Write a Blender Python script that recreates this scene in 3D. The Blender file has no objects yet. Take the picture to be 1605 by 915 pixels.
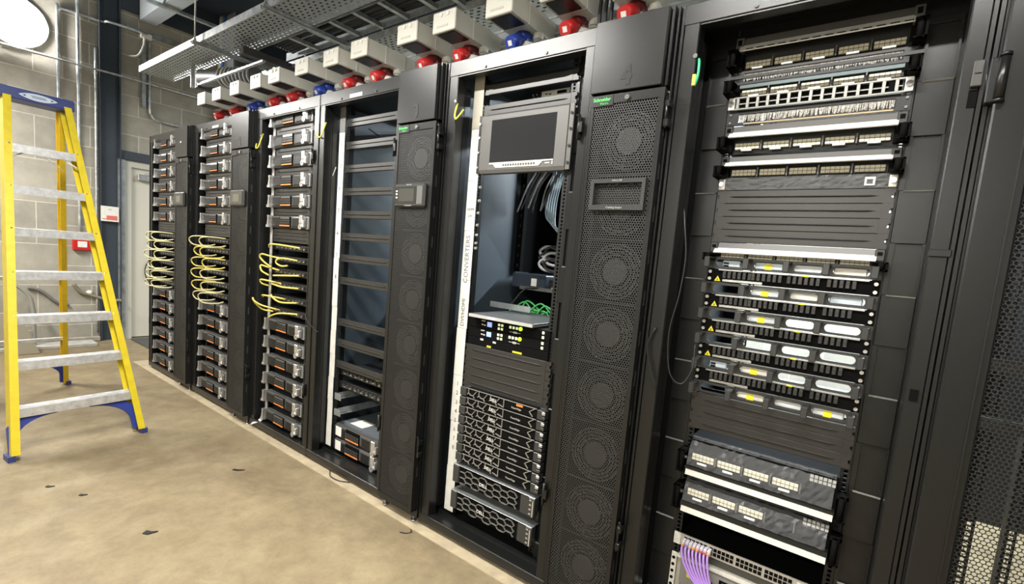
import bpy, bmesh, math, random
from mathutils import Vector, Matrix
R = math.radians
PI = math.pi
random.seed(7)
scene = bpy.context.scene
COL = scene.collection

# ---------------------------------------------------------------- helpers
class MB:
    """collects shapes, then links them as ONE mesh object"""
    def __init__(s):
        s.bm = bmesh.new()
    def box(s, x0, x1, y0, y1, z0, z1, b=0, seg=1):
        if x1 < x0: x0, x1 = x1, x0
        if y1 < y0: y0, y1 = y1, y0
        if z1 < z0: z0, z1 = z1, z0
        vs = [s.bm.verts.new((x, y, z)) for x in (x0, x1) for y in (y0, y1) for z in (z0, z1)]
        F = ((0, 1, 3, 2), (4, 6, 7, 5), (0, 4, 5, 1), (2, 3, 7, 6), (0, 2, 6, 4), (1, 5, 7, 3))
        fs = [s.bm.faces.new([vs[i] for i in f]) for f in F]
        if b:
            es = list({e for f in fs for e in f.edges})
            bmesh.ops.bevel(s.bm, geom=es, offset=b, segments=seg, affect='EDGES', profile=0.5)
        return s
    def obox(s, c, ax, ay, az):
        """box from centre and three half-axis vectors"""
        c, ax, ay, az = Vector(c), Vector(ax), Vector(ay), Vector(az)
        vs = [s.bm.verts.new(c + i*ax + j*ay + k*az) for i in (-1, 1) for j in (-1, 1) for k in (-1, 1)]
        for f in ((0, 1, 3, 2), (4, 6, 7, 5), (0, 4, 5, 1), (2, 3, 7, 6), (0, 2, 6, 4), (1, 5, 7, 3)):
            s.bm.faces.new([vs[i] for i in f])
        return s
    def bar(s, p, q, w, d, up=(0, 0, 1)):
        """rectangular bar from p to q: w across, d along up"""
        p, q = Vector(p), Vector(q)
        t = (q-p).normalized(); u = Vector(up)
        sd = t.cross(u)
        if sd.length < 1e-5: u = Vector((0, 1, 0)); sd = t.cross(u)
        sd.normalize(); u = sd.cross(t).normalized()
        return s.obox((p+q)/2, (q-p)/2, sd*w/2, u*d/2)
    def cyl(s, p, q, r, n=12, r2=None):
        p, q = Vector(p), Vector(q); r2 = r if r2 is None else r2
        t = (q-p).normalized()
        a = t.cross(Vector((0, 0, 1)))
        if a.length < 1e-4: a = Vector((1, 0, 0))
        a.normalize(); b = t.cross(a)
        A = [s.bm.verts.new(p + r*(math.cos(2*PI*i/n)*a + math.sin(2*PI*i/n)*b)) for i in range(n)]
        B = [s.bm.verts.new(q + r2*(math.cos(2*PI*i/n)*a + math.sin(2*PI*i/n)*b)) for i in range(n)]
        for i in range(n):
            f = s.bm.faces.new((A[i], A[(i+1) % n], B[(i+1) % n], B[i])); f.smooth = n > 6
        s.bm.faces.new(A[::-1]); s.bm.faces.new(B)
        return s
    def tube(s, pts, r, n=8, sub=6):
        P = [Vector(p) for p in pts]
        if sub > 1 and len(P) > 2:
            Q = []
            for i in range(len(P)-1):
                p0 = P[i-1] if i else 2*P[0]-P[1]
                p1, p2 = P[i], P[i+1]
                p3 = P[i+2] if i+2 < len(P) else 2*P[-1]-P[-2]
                for k in range(sub):
                    t = k/sub
                    Q.append(.5*((2*p1)+(p2-p0)*t+(2*p0-5*p1+4*p2-p3)*t*t+(3*p1-p0-3*p2+p3)*t**3))
            Q.append(P[-1]); P = Q
        t0 = (P[1]-P[0]).normalized()
        a = t0.cross(Vector((0, 0, 1)))
        if a.length < 1e-3: a = t0.cross(Vector((0, 1, 0)))
        a.normalize(); rings = []
        for i, p in enumerate(P):
            t = (P[min(i+1, len(P)-1)] - P[max(i-1, 0)]).normalized()
            a = (a - t*a.dot(t)).normalized(); b = t.cross(a)
            rings.append([s.bm.verts.new(p + r*(math.cos(2*PI*k/n)*a + math.sin(2*PI*k/n)*b)) for k in range(n)])
        for A, B in zip(rings, rings[1:]):
            for k in range(n):
                f = s.bm.faces.new((A[k], A[(k+1) % n], B[(k+1) % n], B[k])); f.smooth = True
        s.bm.faces.new(rings[0][::-1]); s.bm.faces.new(rings[-1])
        return s
    def prism(s, poly, axis, a, b):
        """2-D polygon extruded along an axis from a to b (axis x: (y,z), y: (x,z), z: (x,y))"""
        def P(u, v, w):
            return (w, u, v) if axis == 'x' else (u, w, v) if axis == 'y' else (u, v, w)
        A = [s.bm.verts.new(P(u, v, a)) for u, v in poly]
        B = [s.bm.verts.new(P(u, v, b)) for u, v in poly]
        n = len(poly)
        for i in range(n):
            s.bm.faces.new((A[i], A[(i+1) % n], B[(i+1) % n], B[i]))
        s.bm.faces.new(A[::-1]); s.bm.faces.new(B)
        return s
    def ring(s, c, r0, r1, y0, y1, n=40):
        """flat ring in the XZ plane (a fan guard wire)"""
        cx, cz = c
        V = []
        for i in range(n):
            ca, sa = math.cos(2*PI*i/n), math.sin(2*PI*i/n)
            V.append([s.bm.verts.new((cx+r*ca, y, cz+r*sa)) for r, y in ((r0, y0), (r1, y0), (r1, y1), (r0, y1))])
        for i in range(n):
            A, B = V[i], V[(i+1) % n]
            for k in range(4):
                s.bm.faces.new((A[k], B[k], B[(k+1) % 4], A[(k+1) % 4]))
        return s
    def frame(s, x0, x1, z0, z1, hx0, hx1, hz0, hz1, y0, y1):
        """plate in XZ with a rectangular hole"""
        s.box(x0, hx0, y0, y1, z0, z1); s.box(hx1, x1, y0, y1, z0, z1)
        s.box(hx0, hx1, y0, y1, z0, hz0); s.box(hx0, hx1, y0, y1, hz1, z1)
        return s
    def dome(s, c, r, axis, n=16, m=6, squash=1.0):
        """half sphere bulging along axis (unit vector)"""
        t = Vector(axis).normalized(); a = t.cross(Vector((0, 0, 1)))
        if a.length < 1e-4: a = Vector((1, 0, 0))
        a.normalize(); b = t.cross(a); c = Vector(c); rows = []
        for j in range(m):
            ph = PI/2*j/m
            rows.append([s.bm.verts.new(c + r*math.cos(ph)*(math.cos(2*PI*i/n)*a + math.sin(2*PI*i/n)*b) + squash*r*math.sin(ph)*t) for i in range(n)])
        top = s.bm.verts.new(c + squash*r*t)
        for A, B in zip(rows, rows[1:]):
            for i in range(n):
                f = s.bm.faces.new((A[i], A[(i+1) % n], B[(i+1) % n], B[i])); f.smooth = True
        for i in range(n):
            f = s.bm.faces.new((rows[-1][i], rows[-1][(i+1) % n], top)); f.smooth = True
        s.bm.faces.new(rows[0][::-1])
        return s
    def split(s, name, mat, parent=None, label=None):
        """each loose piece becomes an object of its own"""
        seen = set(); out = []
        for v0 in list(s.bm.verts):
            if v0 in seen: continue
            st, isl = [v0], []; seen.add(v0)
            while st:
                v = st.pop(); isl.append(v)
                for e in v.link_edges:
                    w = e.other_vert(v)
                    if w not in seen: seen.add(w); st.append(w)
            m = MB(); mp = {v: m.bm.verts.new(v.co) for v in isl}
            for f in {f for v in isl for f in v.link_faces}:
                nf = m.bm.faces.new([mp[v] for v in f.verts]); nf.smooth = f.smooth
            out.append(m.build(name, mat, parent, label))
        s.bm.free()
        return out
    def build(s, name, mat, parent=None, label=None):
        bmesh.ops.recalc_face_normals(s.bm, faces=s.bm.faces)
        me = bpy.data.meshes.new(name)
        s.bm.to_mesh(me); s.bm.free()
        me.materials.append(mat)
        o = bpy.data.objects.new(name, me); COL.objects.link(o)
        if parent: o.parent = parent
        if label: o['label'] = label
        return o

def thing(name, label, cat, loc=(0, 0, 0), group=None, rotz=0):
    o = bpy.data.objects.new(name, None); COL.objects.link(o)
    o.empty_display_size = .05
    o.location = loc; o.rotation_euler = (0, 0, rotz)
    o['label'] = label; o['category'] = cat
    if group: o['group'] = group
    return o
def tag(o, label, cat, group=None):
    o['label'] = label; o['category'] = cat
    if group: o['group'] = group
    return o
def struct(o):
    o['kind'] = 'structure'; return o
def copy_tree(o, parent=None):
    c = o.copy(); COL.objects.link(c)
    if parent: c.parent = parent
    for ch in list(o.children): copy_tree(ch, c)
    return c
def dup(o, loc, label, group=None):
    c = copy_tree(o); c.location = loc; c['label'] = label
    if group: c['group'] = group
    return c

def lettering(txt, size, mat, parent, loc, rot=(PI/2, 0, 0), name='lettering', align='CENTER', ext=.0006, squeeze=1.0, bold=0.0):
    cu = bpy.data.curves.new(name, 'FONT'); cu.body = txt; cu.size = size
    cu.align_x = align; cu.align_y = 'CENTER'; cu.extrude = ext; cu.offset = bold; cu.resolution_u = 3
    t = bpy.data.objects.new(name+'_tmp', cu); COL.objects.link(t)
    me = bpy.data.meshes.new_from_object(t)
    bpy.data.objects.remove(t); bpy.data.curves.remove(cu)
    me.materials.clear(); me.materials.append(mat)
    o = bpy.data.objects.new(name, me); COL.objects.link(o)
    o.parent = parent; o.location = loc; o.rotation_euler = rot; o.scale = (squeeze, 1, 1)
    return o

# ---------------------------------------------------------------- materials
def new_mat(name):
    m = bpy.data.materials.new(name); m.use_nodes = True
    nt = m.node_tree; b = nt.nodes['Principled BSDF']
    return m, nt, b
def mat(name, col, rough=.5, metal=0.0, spec=.5, noise=0.0, nscale=40, bump=0.0, bscale=300):
    m, nt, b = new_mat(name)
    b.inputs['Roughness'].default_value = rough; b.inputs['Metallic'].default_value = metal
    b.inputs['Specular IOR Level'].default_value = spec
    b.inputs['Base Color'].default_value = (*col, 1)
    if noise or bump:
        tc = nt.nodes.new('ShaderNodeTexCoord')
        if noise:
            n = nt.nodes.new('ShaderNodeTexNoise'); n.inputs['Scale'].default_value = nscale; n.inputs['Detail'].default_value = 4
            nt.links.new(tc.outputs['Object'], n.inputs['Vector'])
            rp = nt.nodes.new('ShaderNodeValToRGB')
            rp.color_ramp.elements[0].position = .3; rp.color_ramp.elements[1].position = .7
            rp.color_ramp.elements[0].color = (*[c*(1-noise) for c in col], 1)
            rp.color_ramp.elements[1].color = (*[min(1, c*(1+noise)) for c in col], 1)
            nt.links.new(n.outputs['Fac'], rp.inputs['Fac']); nt.links.new(rp.outputs['Color'], b.inputs['Base Color'])
        if bump:
            n2 = nt.nodes.new('ShaderNodeTexNoise'); n2.inputs['Scale'].default_value = bscale
            nt.links.new(tc.outputs['Object'], n2.inputs['Vector'])
            bp = nt.nodes.new('ShaderNodeBump'); bp.inputs['Strength'].default_value = bump; bp.inputs['Distance'].default_value = .001
            nt.links.new(n2.outputs['Fac'], bp.inputs['Height']); nt.links.new(bp.outputs['Normal'], b.inputs['Normal'])
    return m
def emit(name, col, strength):
    m, nt, b = new_mat(name)
    b.inputs['Base Color'].default_value = (*col, 1)
    b.inputs['Emission Color'].default_value = (*col, 1); b.inputs['Emission Strength'].default_value = strength
    return m
def perforated(name, col, pitch, radius, rough=.45):
    """sheet metal with a staggered pattern of real see-through round holes (XZ plane)"""
    m, nt, b = new_mat(name)
    b.inputs['Base Color'].default_value = (*col, 1); b.inputs['Roughness'].default_value = rough
    N, L = nt.nodes, nt.links
    tc = N.new('ShaderNodeTexCoord'); sp = N.new('ShaderNodeSeparateXYZ'); L.new(tc.outputs['Object'], sp.inputs[0])
    def M(op, a, bb=None, c=None):
        n = N.new('ShaderNodeMath'); n.operation = op
        for i, v in enumerate((a, bb, c)):
            if v is None: continue
            if isinstance(v, (int, float)): n.inputs[i].default_value = v
            else: L.new(v, n.inputs[i])
        return n.outputs[0]
    rowh = pitch*.866
    def dist(offx, offz):
        fx = M('SUBTRACT', M('FLOORED_MODULO', M('ADD', sp.outputs[0], offx), pitch), pitch/2)
        fz = M('SUBTRACT', M('FLOORED_MODULO', M('ADD', sp.outputs[2], offz), 2*rowh), rowh)
        return M('SQRT', M('ADD', M('MULTIPLY', fx, fx), M('MULTIPLY', fz, fz)))
    d = M('MINIMUM', dist(0, 0), dist(pitch/2, rowh))
    hole = M('LESS_THAN', d, radius)
    tr = N.new('ShaderNodeBsdfTransparent'); mx = N.new('ShaderNodeMixShader')
    L.new(hole, mx.inputs[0]); L.new(b.outputs[0], mx.inputs[1]); L.new(tr.outputs[0], mx.inputs[2])
    L.new(mx.outputs[0], N['Material Output'].inputs[0])
    return m

BLACK = mat('black_powder_coat', (.0085, .009, .0092), .30, bump=.12, bscale=900)
BLACK2 = mat('satin_black_steel', (.008, .0085, .0085), .42)
DARK = mat('matt_black_plastic', (.004, .004, .004), .8, spec=.08)
MODG = mat('module_grey', (.062, .063, .062), .4)
PANELGREY = mat('dark_grey_blanking_plastic', (.028, .0275, .026), .34)
INNER = mat('blue_grey_rack_lining', (.050, .066, .080), .5)
CHAR = mat('charcoal_bezel', (.036, .037, .037), .36)
GREYB = mat('grey_bezel', (.105, .103, .098), .42)
SILVER = mat('bright_silver', (.72, .72, .72), .3, .85)
STEEL = mat('satin_steel', (.55, .55, .54), .35, .9, noise=.15, nscale=30)
CHROME = mat('chrome_screw', (.8, .8, .8), .18, 1)
GALV = mat('galvanised_steel', (.60, .63, .64), .38, .8, noise=.3, nscale=18)
GALVD = mat('dull_galvanised_steel', (.36, .39, .40), .5, .6, noise=.3, nscale=14)
PAPER = mat('white_paper', (.80, .79, .74), .7, noise=.05)
WHITE = mat('white_plastic', (.82, .81, .77), .45)
CREAM = mat('off_white_plastic', (.70, .69, .62), .42)
IVORY = mat('ivory_punch_down', (.78, .74, .58), .5)
RED = mat('red_plastic', (.55, .02, .02), .35)
DRED = mat('dark_red_plastic', (.16, .012, .015), .4)
BLUEP = mat('blue_plastic', (.02, .05, .33), .35)
YEL = mat('yellow_fibreglass', (.62, .49, .02), .38, noise=.07, nscale=25)
YEL2 = mat('amber_fibreglass', (.58, .40, .014), .4, noise=.07, nscale=25)
CAPBLUE = mat('blue_ladder_plastic', (.028, .042, .17), .42)
FEETBLUE = mat('deep_blue_plastic', (.02, .038, .24), .45)
PALEBLUE = mat('pale_logo_print', (.50, .58, .66), .5)
ALU = mat('ribbed_aluminium', (.66, .67, .68), .38, .55, noise=.18, nscale=35)
ORANGE = mat('orange_contacts', (.75, .26, .07), .5)
ORANGEL = mat('orange_label', (.85, .22, .03), .5)
FIBRE = mat('yellow_fibre_cable', (.68, .56, .12), .45)
FIBREP = mat('pale_fibre_cable', (.60, .56, .30), .45)
PURPLE = mat('purple_cable', (.42, .24, .66), .42)
GREENC = mat('green_cable', (.10, .55, .16), .45)
BLUEC = mat('blue_cable', (.08, .20, .60), .45)
YG = mat('yellow_earth_wire', (.72, .68, .08), .45)
GRNW = mat('green_earth_wire', (.05, .50, .25), .45)
BLKC = mat('black_cable', (.012, .012, .013), .5)
GREYC = mat('grey_cable', (.40, .42, .43), .5)
CLEARP = mat('clear_plug', (.62, .58, .66), .2)
YLAB = mat('yellow_sticker', (.85, .72, .03), .5)
GREENT = mat('green_print', (.08, .55, .12), .5)
NUM = mat('black_print', (.006, .006, .006), .6)
GREYT = mat('grey_print', (.42, .42, .40), .5)
LEDG = emit('green_lit_button', (.45, 1.0, .02), 2.2)
LEDW = emit('backlit_button', (.72, .80, .48), .35)
LEDB = emit('small_blue_display', (.25, .35, .65), .8)
SCREEN = mat('dark_screen_glass', (.022, .023, .025), .12)
SCREENG = mat('grey_display_glass', (.050, .050, .045), .15)
MESHC = perforated('cooler_perforated_sheet', (.028, .028, .027), .0092, .0034)
MESHG = perforated('door_perforated_sheet', (.026, .027, .028), .0105, .0045)
NAVY = mat('navy_painted_steel', (.035, .047, .062), .5, noise=.1)
# ---------------------------------------------------------------- camera (solved from the rack row: 600x... units of 0.75 m and 0.30 m)
cam = bpy.data.cameras.new('camera'); camo = bpy.data.objects.new('camera', cam); COL.objects.link(camo)
cam.sensor_width = 36; cam.sensor_fit = 'HORIZONTAL'; cam.lens = 755.144826/1605*36
cam.shift_y = (487.897425-457.5)/1605; cam.clip_start = .02
cx = Vector((0.79274158, 0.60367686, 0.08446911)); cd = Vector((0.13218614, -0.03497518, -0.99060767)); cf = Vector((-0.59505261, 0.79646154, -0.10752399))
camo.matrix_world = Matrix(((cx.x, -cd.x, -cf.x, 5.56111714), (cx.y, -cd.y, -cf.y, -1.5974734), (cx.z, -cd.z, -cf.z, 1.34883864), (0, 0, 0, 1)))
scene.camera = camo

# ---------------------------------------------------------------- room shell
XW, YF, YB, XR, ZC = -1.58, -3.4, 3.1, 8.4, 4.1
def block_mat(name, wide, tall, u, offu, offz, split=None):
    m, nt, b = new_mat(name); N, L = nt.nodes, nt.links
    tc = N.new('ShaderNodeTexCoord'); sp = N.new('ShaderNodeSeparateXYZ'); L.new(tc.outputs['Object'], sp.inputs[0])
    def brick(w, h, ou, oz, off):
        cb = N.new('ShaderNodeCombineXYZ')
        a = N.new('ShaderNodeMath'); a.operation = 'ADD'; a.inputs[1].default_value = ou; L.new(sp.outputs[u], a.inputs[0])
        c = N.new('ShaderNodeMath'); c.operation = 'ADD'; c.inputs[1].default_value = oz; L.new(sp.outputs[2], c.inputs[0])
        L.new(a.outputs[0], cb.inputs[0]); L.new(c.outputs[0], cb.inputs[1])
        t = N.new('ShaderNodeTexBrick'); t.offset = off; t.squash = 1
        t.inputs['Scale'].default_value = 1; t.inputs['Brick Width'].default_value = w; t.inputs['Row Height'].default_value = h
        t.inputs['Mortar Size'].default_value = .006; t.inputs['Mortar Smooth'].default_value = .25; t.inputs['Bias'].default_value = 0
        t.inputs['Color1'].default_value = (.36, .338, .288, 1); t.inputs['Color2'].default_value = (.43, .405, .345, 1)
        t.inputs['Mortar'].default_value = (.62, .59, .51, 1)
        L.new(cb.outputs[0], t.inputs['Vector']); return t
    t = brick(wide, tall, offu, offz, .5)
    out, fac = t.outputs['Color'], t.outputs['Fac']
    if split is not None:
        t2 = brick(.44, .22, .1, -.204+.44, .5)
        g = N.new('ShaderNodeMath'); g.operation = 'GREATER_THAN'; g.inputs[1].default_value = split; L.new(sp.outputs[u], g.inputs[0])
        mx = N.new('ShaderNodeMixRGB'); L.new(g.outputs[0], mx.inputs[0]); L.new(t.outputs['Color'], mx.inputs[1]); L.new(t2.outputs['Color'], mx.inputs[2])
        out = mx.outputs[0]
        mf = N.new('ShaderNodeMixRGB'); L.new(g.outputs[0], mf.inputs[0]); L.new(t.outputs['Fac'], mf.inputs[1]); L.new(t2.outputs['Fac'], mf.inputs[2])
        fac = mf.outputs[0]
    n = N.new('ShaderNodeTexNoise'); n.inputs['Scale'].default_value = 5; n.inputs['Detail'].default_value = 8; n.inputs['Roughness'].default_value = .7
    L.new(tc.outputs['Object'], n.inputs['Vector'])
    rp = N.new('ShaderNodeValToRGB'); rp.color_ramp.elements[0].position = .3; rp.color_ramp.elements[1].position = .75
    rp.color_ramp.elements[0].color = (.78, .78, .78, 1); rp.color_ramp.elements[1].color = (1.12, 1.12, 1.1, 1); L.new(n.outputs['Fac'], rp.inputs[0])
    mm = N.new('ShaderNodeMixRGB'); mm.blend_type = 'MULTIPLY'; mm.inputs[0].default_value = 1
    L.new(out, mm.inputs[1]); L.new(rp.outputs[0], mm.inputs[2]); L.new(mm.outputs[0], b.inputs['Base Color'])
    b.inputs['Roughness'].default_value = .85
    bp = N.new('ShaderNodeBump'); bp.inputs['Strength'].default_value = .5; bp.inputs['Distance'].default_value = .006; bp.invert = True
    L.new(fac, bp.inputs['Height']); L.new(bp.outputs[0], b.inputs['Normal'])
    return m
BLOCK_L = block_mat('blockwork_left', .88, .44, 1, .545, -.208+.44, split=-.32)
BLOCK_B = block_mat('blockwork_back', .44, .22, 0, 0, 0)

def floor_mat():
    m, nt, b = new_mat('sealed_concrete'); N, L = nt.nodes, nt.links
    tc = N.new('ShaderNodeTexCoord')
    def noise(sc, det, rough=.6, dist=0):
        n = N.new('ShaderNodeTexNoise'); n.inputs['Scale'].default_value = sc; n.inputs['Detail'].default_value = det
        n.inputs['Roughness'].default_value = rough; n.inputs['Distortion'].default_value = dist
        L.new(tc.outputs['Object'], n.inputs['Vector']); return n
    def ramp(n, a, ca, bb, cb):
        r = N.new('ShaderNodeValToRGB'); r.color_ramp.elements[0].position = a; r.color_ramp.elements[1].position = bb
        r.color_ramp.elements[0].color = (*ca, 1); r.color_ramp.elements[1].color = (*cb, 1); L.new(n.outputs['Fac'], r.inputs[0]); return r
    r1 = ramp(noise(1.6, 9, .62, .6), .34, (.182, .140, .083), .70, (.285, .232, .142))
    r2 = ramp(noise(9, 9, .75, .2), .36, (.80, .79, .76), .66, (1.12, 1.12, 1.12))
    r3 = ramp(noise(70, 4, .7, .3), .60, (1, 1, 1), .78, (1.22, 1.22, 1.2))
    a = N.new('ShaderNodeMixRGB'); a.blend_type = 'MULTIPLY'; a.inputs[0].default_value = 1
    L.new(r1.outputs[0], a.inputs[1]); L.new(r2.outputs[0], a.inputs[2])
    c = N.new('ShaderNodeMixRGB'); c.blend_type = 'MULTIPLY'; c.inputs[0].default_value = .8
    L.new(a.outputs[0], c.inputs[1]); L.new(r3.outputs[0], c.inputs[2])
    L.new(c.outputs[0], b.inputs['Base Color'])
    b.inputs['Roughness'].default_value = .55; b.inputs['Specular IOR Level'].default_value = .3
    bp = N.new('ShaderNodeBump'); bp.inputs['Strength'].default_value = .08; bp.inputs['Distance'].default_value = .002
    L.new(noise(60, 6).outputs['Fac'], bp.inputs['Height']); L.new(bp.outputs[0], b.inputs['Normal'])
    return m
FLOOR = floor_mat()
CEILM = mat('dark_navy_deck', (.030, .042, .062), .7)
DOORP = mat('cream_door_paint', (.66, .64, .55), .45)
FRAMEP = mat('pale_frame_paint', (.55, .54, .48), .5)

struct(MB().box(XW-.3, XR+.2, YF-.2, YB+.2, -.15, 0).build('floor', FLOOR))
cb = MB().box(XW-.3, XR+.2, YF-.2, YB+.2, ZC, ZC+.15)
struct(cb.build('ceiling', CEILM))
w = MB(); D0, D1, DH = .20, 1.18, 2.10           # door opening
w.box(XW-.2, XW, YF, D0, 0, ZC); w.box(XW-.2, XW, D1, YB, 0, ZC); w.box(XW-.2, XW, D0, D1, DH, ZC)
struct(w.build('wall_left', BLOCK_L))
struct(MB().box(XW-.2, XR+.2, YB, YB+.2, 0, ZC).build('wall_back', BLOCK_B))
struct(MB().box(XW-.2, XR+.2, YF-.2, YF, 0, ZC).build('wall_front', BLOCK_B))
struct(MB().box(XR, XR+.2, YF, YB, 0, ZC).build('wall_right', BLOCK_B))
# painted steel stanchion against the wall, lintel over the door, concrete kick of the wall
s = MB(); s.box(XW, XW+.012, -.025, .165, 0, ZC); s.box(XW, XW+.05, -.025, -.015, 0, ZC); s.box(XW, XW+.05, .155, .165, 0, ZC)
struct(s.build('trim_1', NAVY))
struct(MB().box(XW, XW+.02, .165, 1.3, 2.115, 2.215).build('trim_2', NAVY))
struct(MB().box(XW, XW+.05, YF, -.03, 0, .055, .008).build('baseboard_left', mat('rough_concrete_kerb', (.34, .31, .25), .9, noise=.2, nscale=12)))
# raised edge of concrete in front of the plinth of the row
struct(MB().box(-.3, 7.2, -.055, 1.2, -.02, .0035).build('trim_3', mat('pale_concrete_strip', (.40, .33, .22), .7, noise=.15, nscale=15)))
# door
d = struct(MB().box(XW-.07, XW-.025, D0+.07, D1-.07, .012, DH-.06).build('door_1', DOORP))
f = MB(); f.box(XW-.12, XW+.008, D0, D0+.07, 0, DH); f.box(XW-.12, XW+.008, D1-.07, D1, 0, DH); f.box(XW-.12, XW+.008, D0+.07, D1-.07, DH-.06, DH)
f.build('door_frame', FRAMEP, d)
MB().box(XW-.001, XW+.03, .14, .205, 0, 2.11).build('edge_guard', GALVD, d, 'galvanised corner guard')
g = MB()
for z0, z1 in ((1.05, 1.80), (.25, .93)):
    g.frame(0, .5, z0, z1, .006, .494, z0+.006, z1-.006, 0, .004)
go = g.build('panel_groove', mat('grey_groove', (.30, .29, .25), .6), d); go.location = (XW-.0265, .40, 0); go.rotation_euler = (0, 0, PI/2)
c = MB(); c.box(XW-.026, XW+.03, .33, .62, 1.90, 1.97, .006); c.bar((XW+.02, .40, 1.985), (XW+.01, .64, 2.03), .02, .008)
c.build('door_closer', STEEL, d, 'silver overhead closer')
hd = MB(); hd.box(XW-.026, XW-.018, .95, .99, .92, 1.14, .003); hd.cyl((XW-.02, .97, 1.05), (XW+.03, .97, 1.05), .01); hd.cyl((XW+.03, .97, 1.05), (XW+.03, .85, 1.05), .009)
hd.build('door_handle', STEEL, d)
MB().tube([(XW-.02, .60, 1.06), (XW-.005, .50, 1.02), (XW, .42, .90), (XW-.005, .41, .78), (XW-.005, .47, .66), (XW-.02, .56, .60)], .006, 8).build('loop_cable', BLKC, d, 'black cable loop on the door')
tag(MB().box(-1.50, -.75, .24, 1.1, .0035, .012, .004).build('door_mat', mat('dark_mat', (.07, .07, .065), .95, noise=.3, nscale=90)), 'dark grey mat on the floor at the cream door', 'mat')
# ---------------------------------------------------------------- racks
HT = 2.195
_shared = {}
EDGEM = mat('painted_highlight_edge', (.30, .30, .27), .3, .6)  # pale metal colour that stands in for lamp glints on the ledges
def rail_bm():
    m = MB(); z0, z1, pt = .085, 2.15, .01482
    m.box(-.012, -.005, 0, .002, z0, z1); m.box(.005, .012, 0, .002, z0, z1)
    n = int((z1-z0)/pt)
    for i in range(n+1):
        z = z0+i*pt; m.box(-.005, .005, 0, .002, z, z+.0052)
    m.box(-.014, -.012, 0, .05, z0, z1)
    return m
def rack(x0, label, d, rear='door', plates='', hinge_right=True, left_hid=False):
    t = thing('server_rack', label, 'server rack', (x0, 0, 0), 'black racks standing in one row')
    p = MB(); p.box(.002, .010, -.005, .05, .02, HT); p.box(.010, .060, 0, .055, .02, HT-.004, .003); p.box(.052, .060, .055, .09, .1, 2.1)
    p.build('front_post', BLACK, t)
    p = MB(); p.box(.740, .748, -.003, .05, .02, HT); p.box(.702, .740, 0, .055, .02, HT-.004, .003); p.box(.702, .709, .055, .09, .1, 2.1)
    p.build('front_post', BLACK, t)
    for xa, xb in ((.004, .06), (.69, .746)):
        MB().box(xa, xb, 1.01, 1.06, .02, HT-.004).build('rear_post', BLACK2, t)
    h = MB(); h.box(.0, .75, -.002, .03, 2.135, HT+.003, .002); h.box(.06, .702, .002, .045, 2.130, 2.136); h.build('header', BLACK, t)
    q = MB()
    for x in (.22, .53): q.cyl((x, -.006, 2.148), (x, -.002, 2.148), .006, 8)
    q.split('header_bolt', CHAR, t)
    b = MB(); b.box(0, .75, -.004, .03, .022, .066, .003); b.box(.06, .702, .03, .075, .05, .060); b.box(.06, .70, .075, .085, .05, .072); b.build('plinth_rail', BLACK, t)
    MB().box(.006, .744, .085, 1.05, .045, .055).build('floor_pan', BLACK2, t)
    r = MB(); r.box(.006, .744, .03, .50, 2.176, 2.186); r.box(.006, .744, .80, 1.06, 2.176, 2.186); r.box(.006, .10, .50, .80, 2.176, 2.186); r.box(.65, .744, .50, .80, 2.176, 2.186)
    r.build('roof', BLACK2, t)
    for xa in (.0045, .7425):
        MB().box(xa, xa+.003, .06, 1.01, .05, 2.176).build('side_lining', INNER, t)
    if rear == 'door':
        MB().box(.006, .744, 1.062, 1.072, .05, 2.18).build('rear_door_or_shade', BLACK2, t)
    if isinstance(rear, float):
        MB().box(.006, .744, 1.062, 1.072, .05, rear).build('rear_door_or_shade', BLACK2, t)  # part-height panel added to keep rear light off the lower interior
    for x in (.04, .71):
        f = MB(); f.cyl((x, .03, 0.0035), (x, .03, .012), .016, 12); f.cyl((x, .03, .012), (x, .03, .03), .006, 8); f.build('leveling_foot', STEEL, t)
    for k, (x, y) in enumerate(((.375-.2335, d+.0035), (.375+.2335, d+.0035), (.375-.2335, .88), (.375+.2335, .88))):
        if 'rail' not in _shared:
            o = rail_bm().build('mounting_rail', BLACK2, t); _shared['rail'] = o
        else:
            o = _shared['rail'].copy(); COL.objects.link(o); o.parent = t
        o.location = (x, y, 0)
    for side in plates:
        xa, xb = (.052, .128) if side == 'L' else (.622, .702)
        p = MB(); p.box(xa, xb, d+.010, d+.012, .07, 2.10)
        pa, pb = (.057, .117) if side == 'L' else (.634, .696)
        zt_ = 2.10; edges = []
        for i in range(8):
            z = 2.082-.298*i
            p.box(xa, xb, d+.001, d+.010, max(z, .07), zt_, .0015)
            if z-.148 < .07: break
            p.box(xa, pa, d+.001, d+.010, z-.148, z); p.box(pb, xb, d+.001, d+.010, z-.148, z)
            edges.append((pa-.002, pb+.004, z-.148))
            zt_ = z-.148
        p.box(*((.008, .13) if side == 'L' else (.62, .742)), d+.014, d+.016, .05, 2.176)  # backing strip added to stop rear light leaking past the plate
        c = p.build('cable_plate', BLACK, t)
        for ea, eb, ez in edges: MB().prism([(d+.0012, ez), (d-.0035, ez-.0035), (d-.0005, ez-.0065), (d+.0012, ez-.0065)], 'x', ea, eb).build('plate_highlight', EDGEM, c, 'painted highlight along the ledge')  # strips shaped and coloured as the highlight lines of the ledges
        q = MB(); xm = (xa+xb)/2 + (.0 if side == 'L' else -.01)
        for i in range(7):
            q.cyl((xm, d+.002, 1.86-.298*i), (xm, d+.009, 1.86-.298*i), .007, 10)
        q.split('plate_screw', CHAR, c)
    if 'R' in plates:
        s = MB(); s.box(.708, .712, .075, d, .08, 2.1)
        s.build('brace', BLACK2, t)
        s = MB()
        for i in range(7):
            z = 2.03-.3*i; s.box(.7055, .708, .09, .125, z-.17, z)
        s.split('brace_slot', DARK, t)
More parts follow.
